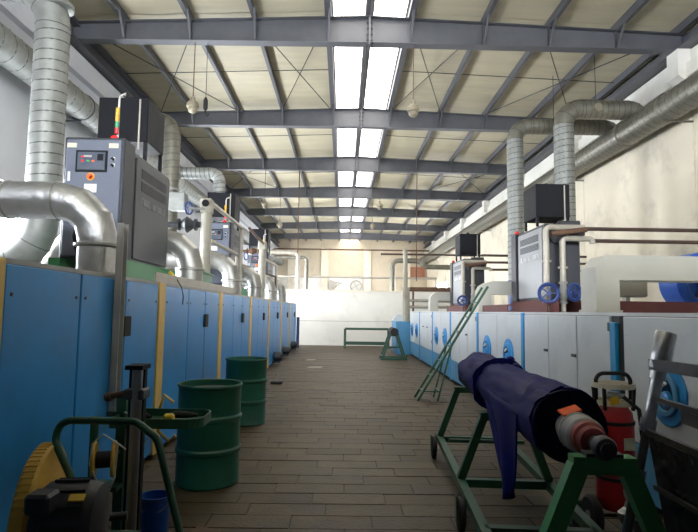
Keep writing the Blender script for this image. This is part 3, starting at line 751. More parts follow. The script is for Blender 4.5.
# blue circulation fan behind the nearest white duct
FX, FY, FZ = 4.6, 6.75, 1.98
t = thing('circulation_fan', 'large blue round fan casing at the right picture edge above the pale machine', 'fan', (FX, FY+.2, RT))
part('casing', MB().lathe([(.05, .12), (.24, .1), (.25, .02), (.27, 0), (.36, 0), (.385, .03), (.385, .42), (.36, .45), (.05, .45)], (FX, FY, FZ), (0,1,0), 36, cap0=False, cap1=False), 'fan_blue', t)
part('hub', MB().lathe([(.09, 0), (.1, .03), (.1, .2), (.08, .24)], (FX, FY+.05, FZ), (0,1,0), 20), 'fan_blue', t)
for q in range(6):
    a = q*PI/3
    part('rib', MB().bar((FX+.09*math.cos(a), FY+.095, FZ+.09*math.sin(a)), (FX+.25*math.cos(a), FY+.085, FZ+.25*math.sin(a)), .02, .03, up=(0, 1, 0)), 'heater_dark', t)
part('foot', MB().box(FX-.25, FX+.25, FY+.05, FY+.4, RT, RT+.06), 'fan_blue', t)
# red oxide channels lying on the machine tops
for y0, y1, x, lab in ((7.4, 8.55, 2.8, 'short red painted steel channel on the pale machine by the handwheel valves'),
                       (9.2, 10.85, 2.8, 'long red painted steel channel on the pale machine below the nearest heater'), (12.6, 14.6, 2.8, 'red painted steel channel on the pale machine behind the ladder top')):
    single('steel_channel', MB().prism([(x, RT), (x+.12, RT), (x+.12, RT+.02), (x+.02, RT+.02), (x+.02, RT+.11), (x+.12, RT+.11), (x+.12, RT+.13), (x, RT+.13)], 'y', y0, y1), 'red_oxide', lab, 'channel', 'red steel channels')
single('steel_channel', MB().prism([(6.3, RT), (6.42, RT), (6.42, RT+.14), (6.3, RT+.14)], 'x', 3.05, 4.5), 'red_oxide', 'red painted steel channel behind the nearest white duct', 'channel', 'red steel channels')
single('junction_box', MB().bbox_bev(3.3, 3.75, 6.6, 6.8, RT+.2, RT+.5, .02).box(3.5, 3.55, 6.65, 6.75, RT, RT+.2), 'duct_white', 'small grey box on a stalk under the white duct at right', 'junction box')

# vertical spiral ducts, right
t = thing('exhaust_duct', 'tall spiral exhaust duct behind the nearest right heater, bending to the wall duct', 'duct', (4.78, 11.5, RT))
spiral_duct(t, [(4.78, 11.5, RT+.01), (4.78, 11.5, 6.04), (6.46, 11.5, 6.04), (6.46, 11.5, 5.75)], .21, .36, 'galvanized_dull', pitch=.12)
part('riser_sleeve', MB().cyl((4.78, 11.5, RT+.01), (4.78, 11.5, 5.66), .214, n=24), 'galvanized', t); part('sleeve_seam', MB().helix((4.78, 11.5, RT+.1), (4.78, 11.5, 5.66), .214, .14, .024), 'seam', t)
part('hanger', MB().cyl((5.5, 11.5, 6.2), (5.5, 11.5, 7.3), .008, n=6), 'steel_dark', t)
part('inspection_cap', MB().cyl((5.45, 11.27, 6.02), (5.45, 11.31, 6.02), .09, n=16), 'lamp_shade', t)
t = thing('exhaust_duct', 'tall spiral exhaust duct left of the nearest right heater with blue foot', 'duct', (4.06, 12.6, RT))
spiral_duct(t, [(4.06, 12.6, 2.3), (4.06, 12.6, 6.03), (6.46, 12.6, 6.03), (6.46, 12.6, 5.75)], .185, .34, 'galvanized_dull', pitch=.12)
part('riser_sleeve', MB().cyl((4.06, 12.6, 2.3), (4.06, 12.6, 5.68), .189, n=24), 'galvanized', t); part('sleeve_seam', MB().helix((4.06, 12.6, 2.35), (4.06, 12.6, 5.68), .189, .13, .022), 'seam', t)
part('foot', MB().lathe([(.2, 0), (.2, .5), (.23, .52), (.23, .72), (.19, .75)], (4.06, 12.6, RT), (0,0,1), 20), 'valve_blue', t)
part('hanger', MB().cyl((5.0, 12.6, 6.2), (5.0, 12.6, 7.3), .008, n=6), 'steel_dark', t)

# ================================================================== LEFT PIPEWORK
def lagged(x, y, z0, z1, r, lab):
    t = thing('lagged_pipe', lab, 'pipe', (x, y, z0), group='lagged pipes')
    prof = []; n = 12
    for i in range(n+1):
        h = (z1-z0)*i/n; prof.append((r*(1+.06*math.sin(i*2.3)), h))
    part('lagging', MB().lathe(prof, (x, y, z0), (0,0,1), 16), 'lagging', t)
    part('head', MB().bbox_bev(x-r*1.15, x+r*1.15, y-r*1.15, y+r*1.15, z1-.02, z1+.24, .03), 'lagging', t)
    return t
t = lagged(-2.3, 8.95, LT, 3.15, .085, 'white lagged vertical pipe between the two left heaters')
part('open_flange', MB().cyl((-2.3, 8.84, 3.3), (-2.3, 8.86, 3.3), .06, n=16), 'black_metal', t)
t = thing('steam_valve', 'valve with blue handwheel on the lagged pipe at left', 'valve', (-2.62, 8.95, 3.0))
part('arm', MB().cyl((-2.4, 8.95, 2.95), (-2.75, 8.95, 2.95), .05, n=12), 'steel_dark', t)
part('valve_body', MB().lathe([(.1, 0), (.1, .03), (.06, .05), (.14, .16), (.06, .26), (.1, .28), (.1, .31)], (-2.46, 8.95, 2.95), (-1,0,0), 14), 'steel_dark', t)
part('bonnet', MB().cyl((-2.6, 8.95, 2.95), (-2.6, 8.95, 3.06), .04, n=10).cyl((-2.3, 8.86, 3.2), (-2.56, 8.8, 3.2), .02, n=8), 'steel_light', t)
hw = part('handwheel', MB().torus((-2.56, 8.8, 3.2), (1,-.35,0), .1, .016, 20, 6), 'valve_blue', t)
sp = MB()
for q in range(4):
    sp.bar((-2.56, 8.8, 3.2), V(-2.56, 8.8, 3.2)+(basis((1,-.35,0))[0]*math.cos(q*PI/2)+basis((1,-.35,0))[1]*math.sin(q*PI/2))*.1, .014, .01, up=(1,-.35,0))
part('spokes', sp, 'valve_blue', hw)
part('cross_pipe', MB().cyl((-2.75, 8.95, 2.95), (-3.6, 8.95, 2.93), .045, n=10), 'steel_dark', t)
single('steam_pipe', MB().tube(path([(-2.28, 9.1, 3.36), (-2.2, 11.5, 3.3), (-2.2, 11.5, LT)], .08), .04, 10), 'pipe_pale', 'upper bare pipe bending down in front of the second left heater', 'pipe', 'bare pipes on the left')
single('steam_pipe', MB().tube(path([(-2.26, 9.1, 2.7), (-2.16, 10.9, 2.66), (-2.16, 10.9, LT)], .07), .036, 10), 'pipe_pale', 'lower bare pipe bending down in front of the second left heater', 'pipe', 'bare pipes on the left')
t = lagged(-2.3, 15.2, LT, 3.25, .1, 'white lagged vertical pipe far down the blue machine line')
t = thing('steam_valve', 'small rusty valve on the far lagged pipe at left', 'valve', (-2.6, 15.2, 3.0))
part('valve_body', MB().lathe([(.09, 0), (.05, .04), (.1, .16), (.05, .28), (.09, .32)], (-2.42, 15.2, 3.2), (-1,0,0), 14), 'rust', t)
part('cross_pipe', MB().cyl((-2.74, 15.2, 3.2), (-3.3, 15.2, 3.2), .04, n=10), 'rust', t)
part('handwheel', MB().torus((-2.75, 15.15, 3.05), (1,-.4,0), .11, .018, 18, 6), 'valve_blue', t)
single('steam_pipe', MB().tube(path([(-2.28, 12.9, 3.5), (-2.26, 15.05, 3.4)], .08), .035, 10), 'rust', 'rusty pipe running along above the blue machines to the far lagged pipe', 'pipe', 'bare pipes on the left')
single('steam_pipe', MB().tube(path([(-2.28, 15.35, 3.0), (-2.12, 17.0, 2.95), (-2.12, 17.0, LT)], .08), .04, 10), 'pipe_pale', 'bare pipe bending down beyond the far lagged pipe', 'pipe', 'bare pipes on the left')
single('steam_pipe', MB().tube(path([(-2.28, 15.4, 2.6), (-2.05, 16.3, 2.55), (-2.05, 16.3, LT)], .06), .03, 10), 'pipe_brown', 'thin dark pipe bending down beyond the far lagged pipe', 'pipe', 'bare pipes on the left')
t = thing('cable_tray', 'beige sheet metal tray along the top edge of the blue machines', 'cable tray', (-2.0, 7.5, LT))
part('tray', MB().box(-1.972, -1.955, 5.65, 9.6, LT, LT+.1), 'pipe_pale', t)
single('black_hose', MB().tube([(-2.62, 5.35, LT+.01), (-2.62, 5.33, 2.05), (-2.66, 5.32, 2.25), (-2.62, 5.34, 2.42), (-2.5, 5.36, 2.5), (-2.4, 5.45, 2.48)], .025, 8), 'rubber', 'black hose curving up behind the nearest foil duct', 'hose')
# green steel beams lying on the machine top between heaters
for y0, y1, lab in ((7.8, 8.8, 'green steel beam on the blue machine under the lagged pipe'), (13.45, 14.5, 'green steel beam on the blue machine beyond the second heater')):
    single('steel_beam', MB().prism([(-2.22, LT), (-2.10, LT), (-2.10, LT+.02), (-2.15, LT+.02), (-2.15, LT+.26), (-2.10, LT+.26), (-2.10, LT+.28), (-2.22, LT+.28), (-2.22, LT+.26), (-2.17, LT+.26), (-2.17, LT+.02), (-2.22, LT+.02)], 'y', y0, y1),
           'green_bright', lab, 'beam', 'green beams on the machine top')
t = thing('cable_tag', 'yellow cable end hanging over the edge of the blue machine', 'cable', (LF+.02, 6.4, 1.5))
part('connector', MB().tube([(LF-.1, 6.33, 1.98), (LF-.02, 6.35, 1.9)], [.02, .012], 8), 'yellow_plastic', t)
part('lead', MB().tube([(LF-.02, 6.35, 1.9), (LF+.03, 6.4, 1.8), (LF+.025, 6.5, 1.7), (LF+.02, 6.5, 1.6)], .006, 6), 'rubber', t)

# grey cable channel fixed to the machine front
t = thing('cable_channel', 'grey steel channel standing upright against the near blue machine', 'post', (LF+.06, 4.60, .7))
part('channel', MB().prism([(LF+.015, 4.56), (LF+.07, 4.56), (LF+.07, 4.57), (LF+.025, 4.57), (LF+.025, 4.65), (LF+.07, 4.65), (LF+.07, 4.66), (LF+.015, 4.66)], 'z', .68, 2.27), 'steel_light', t)
part('foot_clip', MB().box(LF+.013, LF+.1, 4.54, 4.68, .66, .7), 'steel_dark', t)

# ================================================================== LEFT FOREGROUND
def drum(x, y, lab, fill):
    t = thing('oil_drum', lab, 'drum', (x, y, 0), group='green steel drums')
    r = .284; H = .87
    prof = [(r-.01, 0), (r, .012), (r, .02), (r-.006, .03)]
    for zc in (.30, .58):
        prof += [(r-.006, zc-.03), (r+.008, zc-.012), (r+.008, zc+.012), (r-.006, zc+.03)]
    prof += [(r-.006, H-.03), (r, H-.02), (r+.006, H-.01), (r+.004, H), (r-.012, H), (r-.014, H-.2), (.01, H-.2)]
    part('shell', MB().lathe(prof, (x, y, 0), (0,0,1), 40, cap1=True), 'drum_green', t)
    part('rim', MB().torus((x, y, H), (0,0,1), r-.003, .01, 40, 6), 'drum_green', t)
    part('waste', MB().lathe([(r-.02, 0), (r*.7, .05), (r*.35, .03), (.01, .06)], (x, y, H-.19+fill), (0,0,1), 16), 'drum_inside', t)
    return t
drum(-1.205, 5.04, 'green steel drum standing beside the tool tray, the nearer of two', .1)
drum(-1.33, 7.62, 'green steel drum farther back against the blue machines', .06)

# motor trolley with yellow belt wheel
t = thing('motor_trolley', 'black electric motor with a yellow ribbed wheel on a green hand trolley', 'motor trolley', (-1.22, 2.45, 0))
ax = V(-1, -.22, 0).normalized(); c = V(-1.36, 2.66, .545); cm = V(-1.31, 2.38, .65); axm = V(-1, -.12, 0).normalized()
# yellow wheel with ribbed rim
prof = [(.03, 0), (.16, .0), (.2, .03), (.34, .045), (.352, .06), (.352, .1), (.34, .115), (.2, .1), (.03, .1)]
part('belt_wheel', MB().lathe(prof, c, ax, 40), 'wheel_yellow', t)
a_, b_, d_ = basis(ax); teeth = MB()
for q in range(72):
    e = a_*math.cos(q*2*PI/72)+b_*math.sin(q*2*PI/72)
    teeth.bar(c+e*.349+ax*.055, c+e*.349+ax*.105, .014, .014, up=e)
o = part('rim_teeth', teeth, 'wheel_yellow', t); o['kind'] = 'stuff'
mo = part('motor_housing', MB().lathe([(.05, 0), (.13, .01), (.148, .03), (.155, .04), (.155, .21), (.15, .22), (.14, .25), (.06, .27)], cm, -axm, 28), 'motor_black', t)
part('drive_shaft', MB().cyl(c+ax*.02, c-ax*.3, .02, n=10), 'steel_dark', t)
part('belt_guard', MB().box(-1.44, -1.36, 2.3, 2.62, .5, .53), 'green_steel', t)
for q in range(14):
    e = a_*math.cos(q*2*PI/14+.2)+b_*math.sin(q*2*PI/14+.2)
    part('cooling_fin', MB().bar(cm+e*.157-axm*.06, cm+e*.157-axm*.2, .012, .02, up=e), 'motor_black', mo)
part('terminal_box', MB().bbox_bev(-1.28, -1.18, 2.2, 2.3, .73, .81, .012), 'motor_black', mo)
part('rating_plate', MB().bar(V(-1.14, 2.285, .775), V(-1.08, 2.292, .775), .03, .008, up=(.05, -.6, .8)), 'yellow_plastic', mo)
part('mount_plate', MB().box(-1.38, -1.0, 2.22, 2.72, .45, .48), 'green_steel', t)
for x in (-1.33, -1.04):
    for y in (2.3, 2.67): part('frame_leg', MB().box(x-.02, x+.02, y-.02, y+.02, .09, .45), 'green_steel', t)
for x in (-1.2, -.92):
    part('trolley_wheel', MB().lathe([(.03, 0), (.09, .005), (.09, .035), (.03, .04)], (x-.02, 2.5, .09), (1,0,0), 18), 'rubber', t)
part('frame_rail', MB().box(-1.28, -.9, 2.48, 2.52, .08, .12), 'green_steel', t)
# tubular handle loop
hl = path([(-1.24, 2.64, .44), (-1.30, 2.62, .76), (-1.44, 2.7, .93), (-1.38, 2.7, 1.0), (-1.04, 2.7, 1.0), (-.93, 2.7, .92), (-.79, 2.68, .46), (-.76, 2.62, .1)], .08, 6)
part('handle_loop', MB().tube(hl, .018, 10), 'green_steel', t)

# chromed lift column
t = thing('lift_column', 'chromed vertical column in a dark steel channel beside the motor', 'column', (-1.27, 3.22, 0))
part('tube', MB().cyl((-1.205, 3.145, .03), (-1.205, 3.145, 1.2), .03, n=18), 'chrome', t)
part('back_channel', MB().prism([(-1.265, 3.18), (-1.175, 3.18), (-1.175, 3.22), (-1.265, 3.22)], 'z', .03, 1.21), 'black_metal', t)
part('cap', MB().box(-1.265, -1.165, 3.11, 3.24, 1.2, 1.225), 'black_metal', t)
cl = part('clamp', MB().bbox_bev(-1.275, -1.16, 3.12, 3.24, 1.03, 1.09, .008), 'steel_dark', t)
part('clamp_screw', MB().cyl((-1.28, 3.2, 1.06), (-1.37, 3.2, 1.04), .018, n=10).cyl((-1.37, 3.2, 1.04), (-1.405, 3.2, 1.03), .03, .022, n=12), 'rust', cl)
part('base_plate', MB().box(-1.38, -1.14, 3.08, 3.34, 0, .03), 'steel_dark', t)

# green tool stand with tray and yellow reel
t = thing('tool_stand', 'dark green stand with a shallow tray beside the near drum', 'stand', (-1.35, 3.62, 0))
part('post', MB().box(-1.50, -1.44, 3.6, 3.66, 0, 1.0), 'green_steel', t)
part('post', MB().box(-1.62, -1.585, 3.5, 3.54, 0, .86), 'green_steel', t)
part('brace', MB().box(-1.62, -1.44, 3.5, 3.66, .40, .43), 'green_steel', t)
part('foot', MB().box(-1.66, -1.40, 3.46, 3.72, 0, .025), 'green_steel', t)
tr = path([(-1.48, 3.46, .8), (-.92, 3.46, .8), (-.92, 3.82, .8), (-1.48, 3.82, .8)], .1, 5)
poly = [(p.x, p.y) for p in tr]
part('tray_floor', MB().prism(poly, 'z', .80, .812), 'green_steel', t)
rim = MB(); n = len(tr)
for i in range(n):
    p, q = tr[i], tr[(i+1) % n]
    if (p-q).length < 1e-4: continue
    rim.bar(p+V(0,0,.03), q+V(0,0,.03), .01, .06)
part('tray_rim', rim, 'green_steel', t)
part('tray_arm', MB().box(-1.5, -1.0, 3.6, 3.64, .77, .80), 'green_steel', t)
single('yellow_knob', MB().bbox_bev(-1.17, -1.10, 3.5, 3.55, .813, .88, .012), 'yellow_plastic', 'small yellow plastic block lying in the green tray', 'tool')
for i, (x, y, ln, an, lab) in enumerate(((-1.08, 3.62, .2, .3, 'dark rag bundle lying in the green tray, right'), (-1.33, 3.6, .14, -.4, 'dark tool lying in the green tray, left'))):
    d = V(math.cos(an), math.sin(an), 0)*ln/2; q = V(x, y, .85)
    single('hand_tool', MB().tube([q-d, q-d*.4+V(0,0,.012), q+d*.3+V(0,0,.006), q+d], [.012, .024, .022, .01], 8), 'rubber', lab, 'tool')
t = thing('cable_reel', 'yellow cable reel hung behind the motor beside the green post', 'reel', (-1.5, 3.42, .5))
ra = V(.95, .3, 0).normalized(); rc = V(-1.5, 3.42, .62)
for d_r in (-.055, .055):
    part('cheek', MB().lathe([(.02, 0), (.105, 0), (.11, .006), (.11, .016), (.105, .022), (.02, .022)], rc+ra*d_r, ra, 20), 'wheel_yellow', t)
part('core', MB().cyl(rc-ra*.05, rc+ra*.06, .05, n=14), 'rubber', t)
part('hanger', MB().bar(rc+V(0, .0, 0), V(-1.47, 3.6, .62), .02, .02), 'green_steel', t)
single('wire_loop', MB().tube([(-1.33, 3.3, .93), (-1.22, 3.28, .9), (-1.17, 3.27, .78), (-1.25, 3.28, .68), (-1.35, 3.3, .74), (-1.45, 3.3, .80), (-1.52, 3.32, .74), (-1.53, 3.32, .62), (-1.46, 3.3, .5), (-1.40, 3.3, .47), (-1.37, 3.3, .55), (-1.36, 3.3, .74)], .005, 6),
       'wire_white', 'thin pale wire looped around the chromed column', 'wire')
single('air_hose', MB().tube([(-1.2, 3.83, .9), (-1.27, 3.84, .95), (-1.3, 3.84, .85), (-1.31, 3.86, .7), (-1.25, 3.9, .62), (-1.2, 3.9, .66)], .012, 8), 'strip_yellow', 'short yellow hose hooked over the back of the green tray', 'hose')
# blue pail
t = thing('pail', 'small blue pail on the floor under the green tray', 'bucket', (-1.31, 3.86, 0))
part('shell', MB().lathe([(.085, 0), (.09, .01), (.102, .25), (.108, .255), (.108, .27), (.098, .27), (.085, .03), (.01, .03)], (-1.31, 3.86, 0), (0,0,1), 28), 'bucket_blue', t)
part('bail', MB().tube([(-1.31+.106*math.cos(a), 3.86-.03-.06*math.sin(a), .25-.08*math.sin(a)) for a in [PI*k/10 for k in range(11)]], .004, 6), 'steel_light', t)
part('paint', MB().cyl((-1.31, 3.86, .18), (-1.31, 3.86, .19), .09, n=20), 'drum_inside', t)
single('floor_block', MB().prism([(-1.06, 3.72), (-.86, 3.66), (-.84, 3.82), (-1.02, 3.9)], 'z', 0, .05), 'rust', 'flat dark offcut lying on the floor in front of the near drum', 'offcut')
t = thing('floor_scrap', 'small dark foot pedal lying on the floor past the far drum', 'scrap', (-1.38, 11.6, 0))
part('pad', MB().bbox_bev(-1.5, -1.26, 11.5, 11.7, 0, .05, .01), 'rubber', t)
part('rod', MB().cyl((-1.38, 11.6, .05), (-1.36, 11.6, .26), .012, n=8), 'steel_light', t)
for i, (x, y, sx, sy, lab) in enumerate(((-.75, 15.0, .22, .2, 'flat pale paper scrap on the floor, nearer of two'), (-1.0, 17.2, .16, .2, 'flat pale paper scrap on the floor, farther of two'))):
    single('paper_scrap', MB().prism([(x-sx, y-sy), (x+sx*.8, y-sy*.7), (x+sx, y+sy), (x-sx*.6, y+sy*.8)], 'z', .001, .006), 'paper', lab, 'paper', 'paper scraps')

# ================================================================== RIGHT FOREGROUND: fabric roll on its A-frame cart
AXZ = .965
ang = math.atan(.067)
cart_loc = (1.16, 2.45, 0)
t = thing('roll_cart', 'green A-frame cart on wheels carrying the dark blue fabric roll', 'cart', cart_loc, -ang)
def lpart(name, mb, m, parent): return part(name, mb, m, parent, local=True)
YM, YF = 1.9, 3.36
def aframe(y, m, wd, top_half, bot_half, ztop, zb):
    o = MB()
    f = lpart('a_frame', MB().bar((-top_half-.03, y, ztop-wd/2), (top_half+.03, y, ztop-wd/2), wd, wd), m, t)
    for s in (-1, 1):
        lpart('leg', MB().bar((s*top_half, y, ztop-wd*.6), (s*bot_half, y, zb), wd, wd, up=(0,1,0)), m, f)
aframe(0, 'green_bright', .075, .105, .36, .925, .25)
aframe(YM, 'green_steel', .06, .16, .34, .765, .25)
aframe(YF, 'green_steel', .06, .16, .34, .765, .25)
for s in (-1, 1):
    lpart('side_rail', MB().box(s*.34-.03, s*.34+.03, -.3, YF+.2, .19, .25), 'green_steel', t)
for y in (-.2, .95, YM, YF):
    lpart('cross_bar', MB().box(-.34, .34, y-.03, y+.03, .19, .25), 'green_steel', t)
lpart('cross_bar', MB().box(-.34, .34, 2.6, 2.63, .36, .39), 'green_steel', t)
for s in (-1, 1):
    for y in (-.1, 1.5, 3.42):
        wl_ = lpart('wheel', MB().lathe([(.03, 0), (.1, .0), (.115, .01), (.115, .04), (.1, .05), (.03, .05)], (s*.4-.025, y, .115), (1,0,0), 24), 'rubber', t)
        lpart('axle_bracket', MB().box(s*.4-.035, s*.4-.028, y-.03, y+.03, .08, .25).box(s*.4+.028, s*.4+.035, y-.03, y+.03, .08, .25).box(s*.34-.03, s*.4+.035, y-.03, y+.03, .235, .25), 'green_steel', wl_)
for y in (0, YM, YF):
    bs = lpart('bearing', MB().lathe([(.03, 0), (.046, .005), (.052, .02), (.052, .05), (.046, .07), (.03, .075)], (0, y-.06, AXZ), (0,1,0), 20), 'steel_dark', t)
    lpart('bearing_foot', MB().box(-.08, .08, y-.035, y+.035, .765 if y else .925, .94), 'steel_dark', bs)
# the roll itself: core shaft, chuck, wound cloth
t2 = thing('fabric_roll', 'large roll of dark navy fabric with a red chuck, hanging end', 'fabric roll', cart_loc, -ang)
part('shaft', MB().cyl((0, -.07, AXZ), (0, YF+.12, AXZ), .03, n=14), 'steel_dark', t2, local=True)
part('chuck', MB().lathe([(.035, 0), (.06, .01), (.068, .04), (.08, .05), (.082, .09), (.05, .1)], (0, .08, AXZ), (0,1,0), 24), 'bearing_red', t2, local=True)
part('chuck_sleeve', MB().lathe([(.084, 0), (.092, .01), (.092, .1), (.097, .105), (.097, .13), (.07, .25)], (0, .17, AXZ), (0,1,0), 24), 'steel_light', t2, local=True)
part('orange_tag', MB().bar((-.075, .31, AXZ+.085), (.02, .33, AXZ+.112), .06, .01, up=(0, -.3, 1)), 'orange_tape', t2, local=True)
# wound cloth with wrinkles
def roll_mesh(ya, yb, r0, seed, ny=44, n=64, dent=.0, lip=0):
    mb = MB(); vs_ = []; fs = []
    for j in range(ny+1):
        u = j/ny; y = ya+(yb-ya)*u
        for k in range(n):
            th = 2*PI*k/n
            nn = mnoise.noise(V(math.cos(th)*1.6+seed, math.sin(th)*1.6, y*1.3))*.02+mnoise.noise(V(math.cos(th)*5, math.sin(th)*5+seed, y*4))*.011
            fold = .01*math.sin(7*th+6*y+seed)*max(0, math.sin(2.3*y+seed))
            r = r0+nn+fold
            if lip and u < .06: r += lip*(1-u/.06)
            yy_ = y+(.025*math.sin(th*2+seed)+.02*math.sin(5*th) if j in (0, ny) else 0)
            vs_.append(V(r*math.cos(th), yy_, AXZ+r*math.sin(th)))
    fs = [(j*n+k, j*n+(k+1) % n, (j+1)*n+(k+1) % n, (j+1)*n+k) for j in range(ny) for k in range(n)]
    return mb.add(vs_, fs+[tuple(range(n)), tuple(range(ny*n, ny*n+n))])
part('wound_cloth', roll_mesh(.46, 2.12, .185, 1.0), 'cloth_navy', t2, local=True, ang=1.2)
part('outer_wrap', roll_mesh(.44, .74, .193, 4.0, 12), 'cloth_navy', t2, local=True, ang=1.2)
part('outer_wrap', roll_mesh(2.02, 2.98, .198, 8.0, 26, lip=.03), 'cloth_navy', t2, local=True, ang=1.2)
# layered end face
prof = []
for i in range(13):
    r = .10+i*.0068
    prof += [(r, .02 if i % 2 else 0), (r+.0045, .02 if i % 2 else 0)]
end = MB().lathe(prof, (0, .405, AXZ), (0,1,0), 40, cap0=False, cap1=False).lathe([(.188, 0), (.185, .05)], (0, .41, AXZ), (0,1,0), 40, cap0=False, cap1=False).lathe([(.04, 0), (.1, 0)], (0, .41, AXZ), (0,1,0), 40, cap0=False, cap1=False)
part('layered_end', end, 'cloth_edge', t2, local=True, ang=.9)
part('cloth_knot', MB().sphere((.1, 2.08, AXZ+.2), .035, 10, 8, (1, 1.2, .9)).tube([(.1, 2.08, AXZ+.2), (.12, 2.0, AXZ+.16), (.1, 1.9, AXZ+.16)], [.02, .03, .02], 8), 'cloth_navy', t2, local=True)
# hanging loose end: a gathered triangular tail on the aisle side
mb = MB(); nu, nv = 22, 20; vs_ = []
for i in range(nv+1):
    v = i/nv
    for j in range(nu+1):
        u = j/nu
        half = (.5*(1-v)**.9+.07)
        yc = 1.28-.4*v
        y = yc+(u-.5)*2*half
        z = AXZ+.02-v*.5-.05*math.sin(u*PI)*v
        x = -.192-.015*v+.03*math.sin(u*9+2*v)*(.25+v)*.9+.05*v*(u-.5)
        vs_.append((x, y, z))
fs = [(i*(nu+1)+j, i*(nu+1)+j+1, (i+1)*(nu+1)+j+1, (i+1)*(nu+1)+j) for i in range(nv) for j in range(nu)]
mb.add(vs_, fs)
o = part('hanging_tail', mb, 'cloth_navy', t2, local=True, ang=2.5)
md = o.modifiers.new('cloth_thickness', 'SOLIDIFY'); md.thickness = .008

# ---- wheeled fire extinguisher
ex, ey = 1.95, 3.92
t = thing('fire_extinguisher', 'large red wheeled fire extinguisher with cream collar by the pale machine', 'fire extinguisher', (ex, ey, 0))
part('cylinder', MB().lathe([(.04, 0), (.1, .02), (.128, .07), (.13, .12), (.13, .62), (.12, .69), (.085, .735), (.05, .75)], (ex, ey, .17), (0,0,1), 32), 'red_paint', t)
part('label_plate', MB().box(ex-.0, ex+.075, ey-.136, ey-.124, .62, .70), 'cream_plastic', t)
part('valve_head', MB().cyl((ex, ey, .9), (ex, ey, 1.0), .04, n=14).cyl((ex-.07, ey-.02, .97), (ex+.07, ey-.02, .97), .018, n=8), 'chrome', t)
for z, r in ((.91, .128), (1.03, .145)):
    rg = part('guard_ring', MB().lathe([(r-.012, 0), (r, 0), (r, .035), (r-.012, .035), (r-.012, 0)], (ex, ey, z), (0,0,1), 28, cap0=False, cap1=False), 'cream_plastic', t)
for a in (.6, 2.5, 3.8, 5.6):
    part('guard_post', MB().bar((ex+.125*math.cos(a), ey+.125*math.sin(a), .88), (ex+.135*math.cos(a), ey+.135*math.sin(a), 1.04), .02, .02), 'rubber', t)
part('pull_handle', MB().tube(path([(ex-.125, ey, .92), (ex-.125, ey, 1.13), (ex+.125, ey, 1.13), (ex+.125, ey, .92)], .06), .014, 10), 'rubber', t)
part('instruction_card', MB().bar((ex-.09, ey-.13, .945), (ex-.03, ey-.135, .965), .004, .05), 'yellow_plastic', t)
for s in (-1, 1):
    w_ = part('wheel', MB().lathe([(.03, 0), (.12, 0), (.14, .015), (.14, .045), (.12, .06), (.03, .06)], (ex+s*.17-.03, ey-.0, .14), (1, .0, 0), 26), 'rubber', t)
    part('hub', MB().cyl((ex+s*.17-.035, ey, .14), (ex+s*.17+.035, ey, .14), .035, n=14), 'steel_light', w_)
part('axle', MB().cyl((ex-.2, ey, .14), (ex+.2, ey, .14), .014, n=8), 'steel_dark', t)
for z in (.40, .78): part('strap', MB().lathe([(.131, 0), (.136, .003), (.136, .022), (.131, .025)], (ex, ey, z), (0,0,1), 28, cap0=False, cap1=False), 'rubber', t)
part('hose', MB().tube([(ex+.02, ey-.1, .98), (ex+.1, ey-.15, .9), (ex+.13, ey-.13, .7), (ex+.1, ey-.16, .45), (ex+.03, ey-.2, .3)], .014, 8), 'rubber', t)
# crumpled foil strip
mb = MB(); vs_ = []
for j in range(15):
    z = .47-.033*j
    for k in range(8):
        a = 2*PI*k/8; r = .03+.016*mnoise.noise(V(math.cos(a)*3, math.sin(a)*3, z*30))+.012*math.sin(j*1.9)
        vs_.append((1.78+.02*math.sin(j)+r*math.cos(a)-.004*j, 3.42+r*math.sin(a), z))
mb.add(vs_, [(j*8+k, j*8+(k+1) % 8, (j+1)*8+(k+1) % 8, (j+1)*8+k) for j in range(14) for k in range(8)]+[tuple(range(8)), tuple(range(14*8, 15*8))])
single('foil_scrap', mb, 'foil', 'crumpled silver foil scrap standing beside the extinguisher wheel', 'foil', ang=.2)

# ---- steel guide frame at the right edge
t = thing('guide_frame', 'dark steel guide frame with three bars and a slanted chrome post at the right edge', 'frame', (1.8, 2.4, 0))
pt = V(1.99, 3.32, 1.45); pb = V(1.64, 3.25, .14); d = (pb-pt).normalized()
post = part('post', MB().cyl(pt+d*.2, pb, .026, n=14), 'bar_steel', t)
part('chrome_roller', MB().lathe([(.03, 0), (.056, .004), (.06, .01), (.06, .23), (.056, .24), (.045, .245), (.045, .3)], pt, d, 24), 'chrome', t)
part('chrome_roller', MB().cyl(pt+d*.3, pt+d*.56, .034, n=20), 'chrome', t)
part('clamp_collar', MB().cyl(pt+d*.54, pt+d*.62, .046, n=16), 'chrome', t); part('clamp_collar', MB().cyl(pt+d*.84, pt+d*.9, .042, n=16), 'chrome', t)
bars = [((1.90, 3.34, 1.25), (1.74, 1.25, 1.30), .03, .065), ((1.88, 3.3, 1.05), (1.78, 1.25, 1.06), .025, .03), ((1.87, 3.0, 1.0), (1.80, 1.25, .97), .02, .07),
        ((1.82, 3.3, .86), (1.76, 1.25, .86), .03, .035)]
for p0, p1, a, b in bars:
    part('rail', MB().bar(p0, p1, a, b), 'bar_steel', t)
part('apron_sheet', MB().add([(1.80, 3.22, .84), (1.76, 1.25, .84), (1.86, 1.25, .22), (1.90, 3.22, .22), (1.81, 3.22, .84), (1.77, 1.25, .84), (1.87, 1.25, .22), (1.91, 3.22, .22)],
                             [(0,1,2,3), (7,6,5,4), (0,4,5,1), (1,5,6,2), (2,6,7,3), (3,7,4,0)]), 'sheet_dark', t)
part('lower_rail', MB().bar((1.88, 3.25, .2), (1.84, 1.25, .2), .05, .05), 'bar_steel', t)
part('cross_rail', MB().bar((1.82, 3.2, .56), (1.79, 1.25, .56), .02, .025), 'bar_steel', t)
for y in (3.2, 1.3): part('foot', MB().box(1.84, 1.90, y-.03, y+.03, 0, .2), 'bar_steel', t)
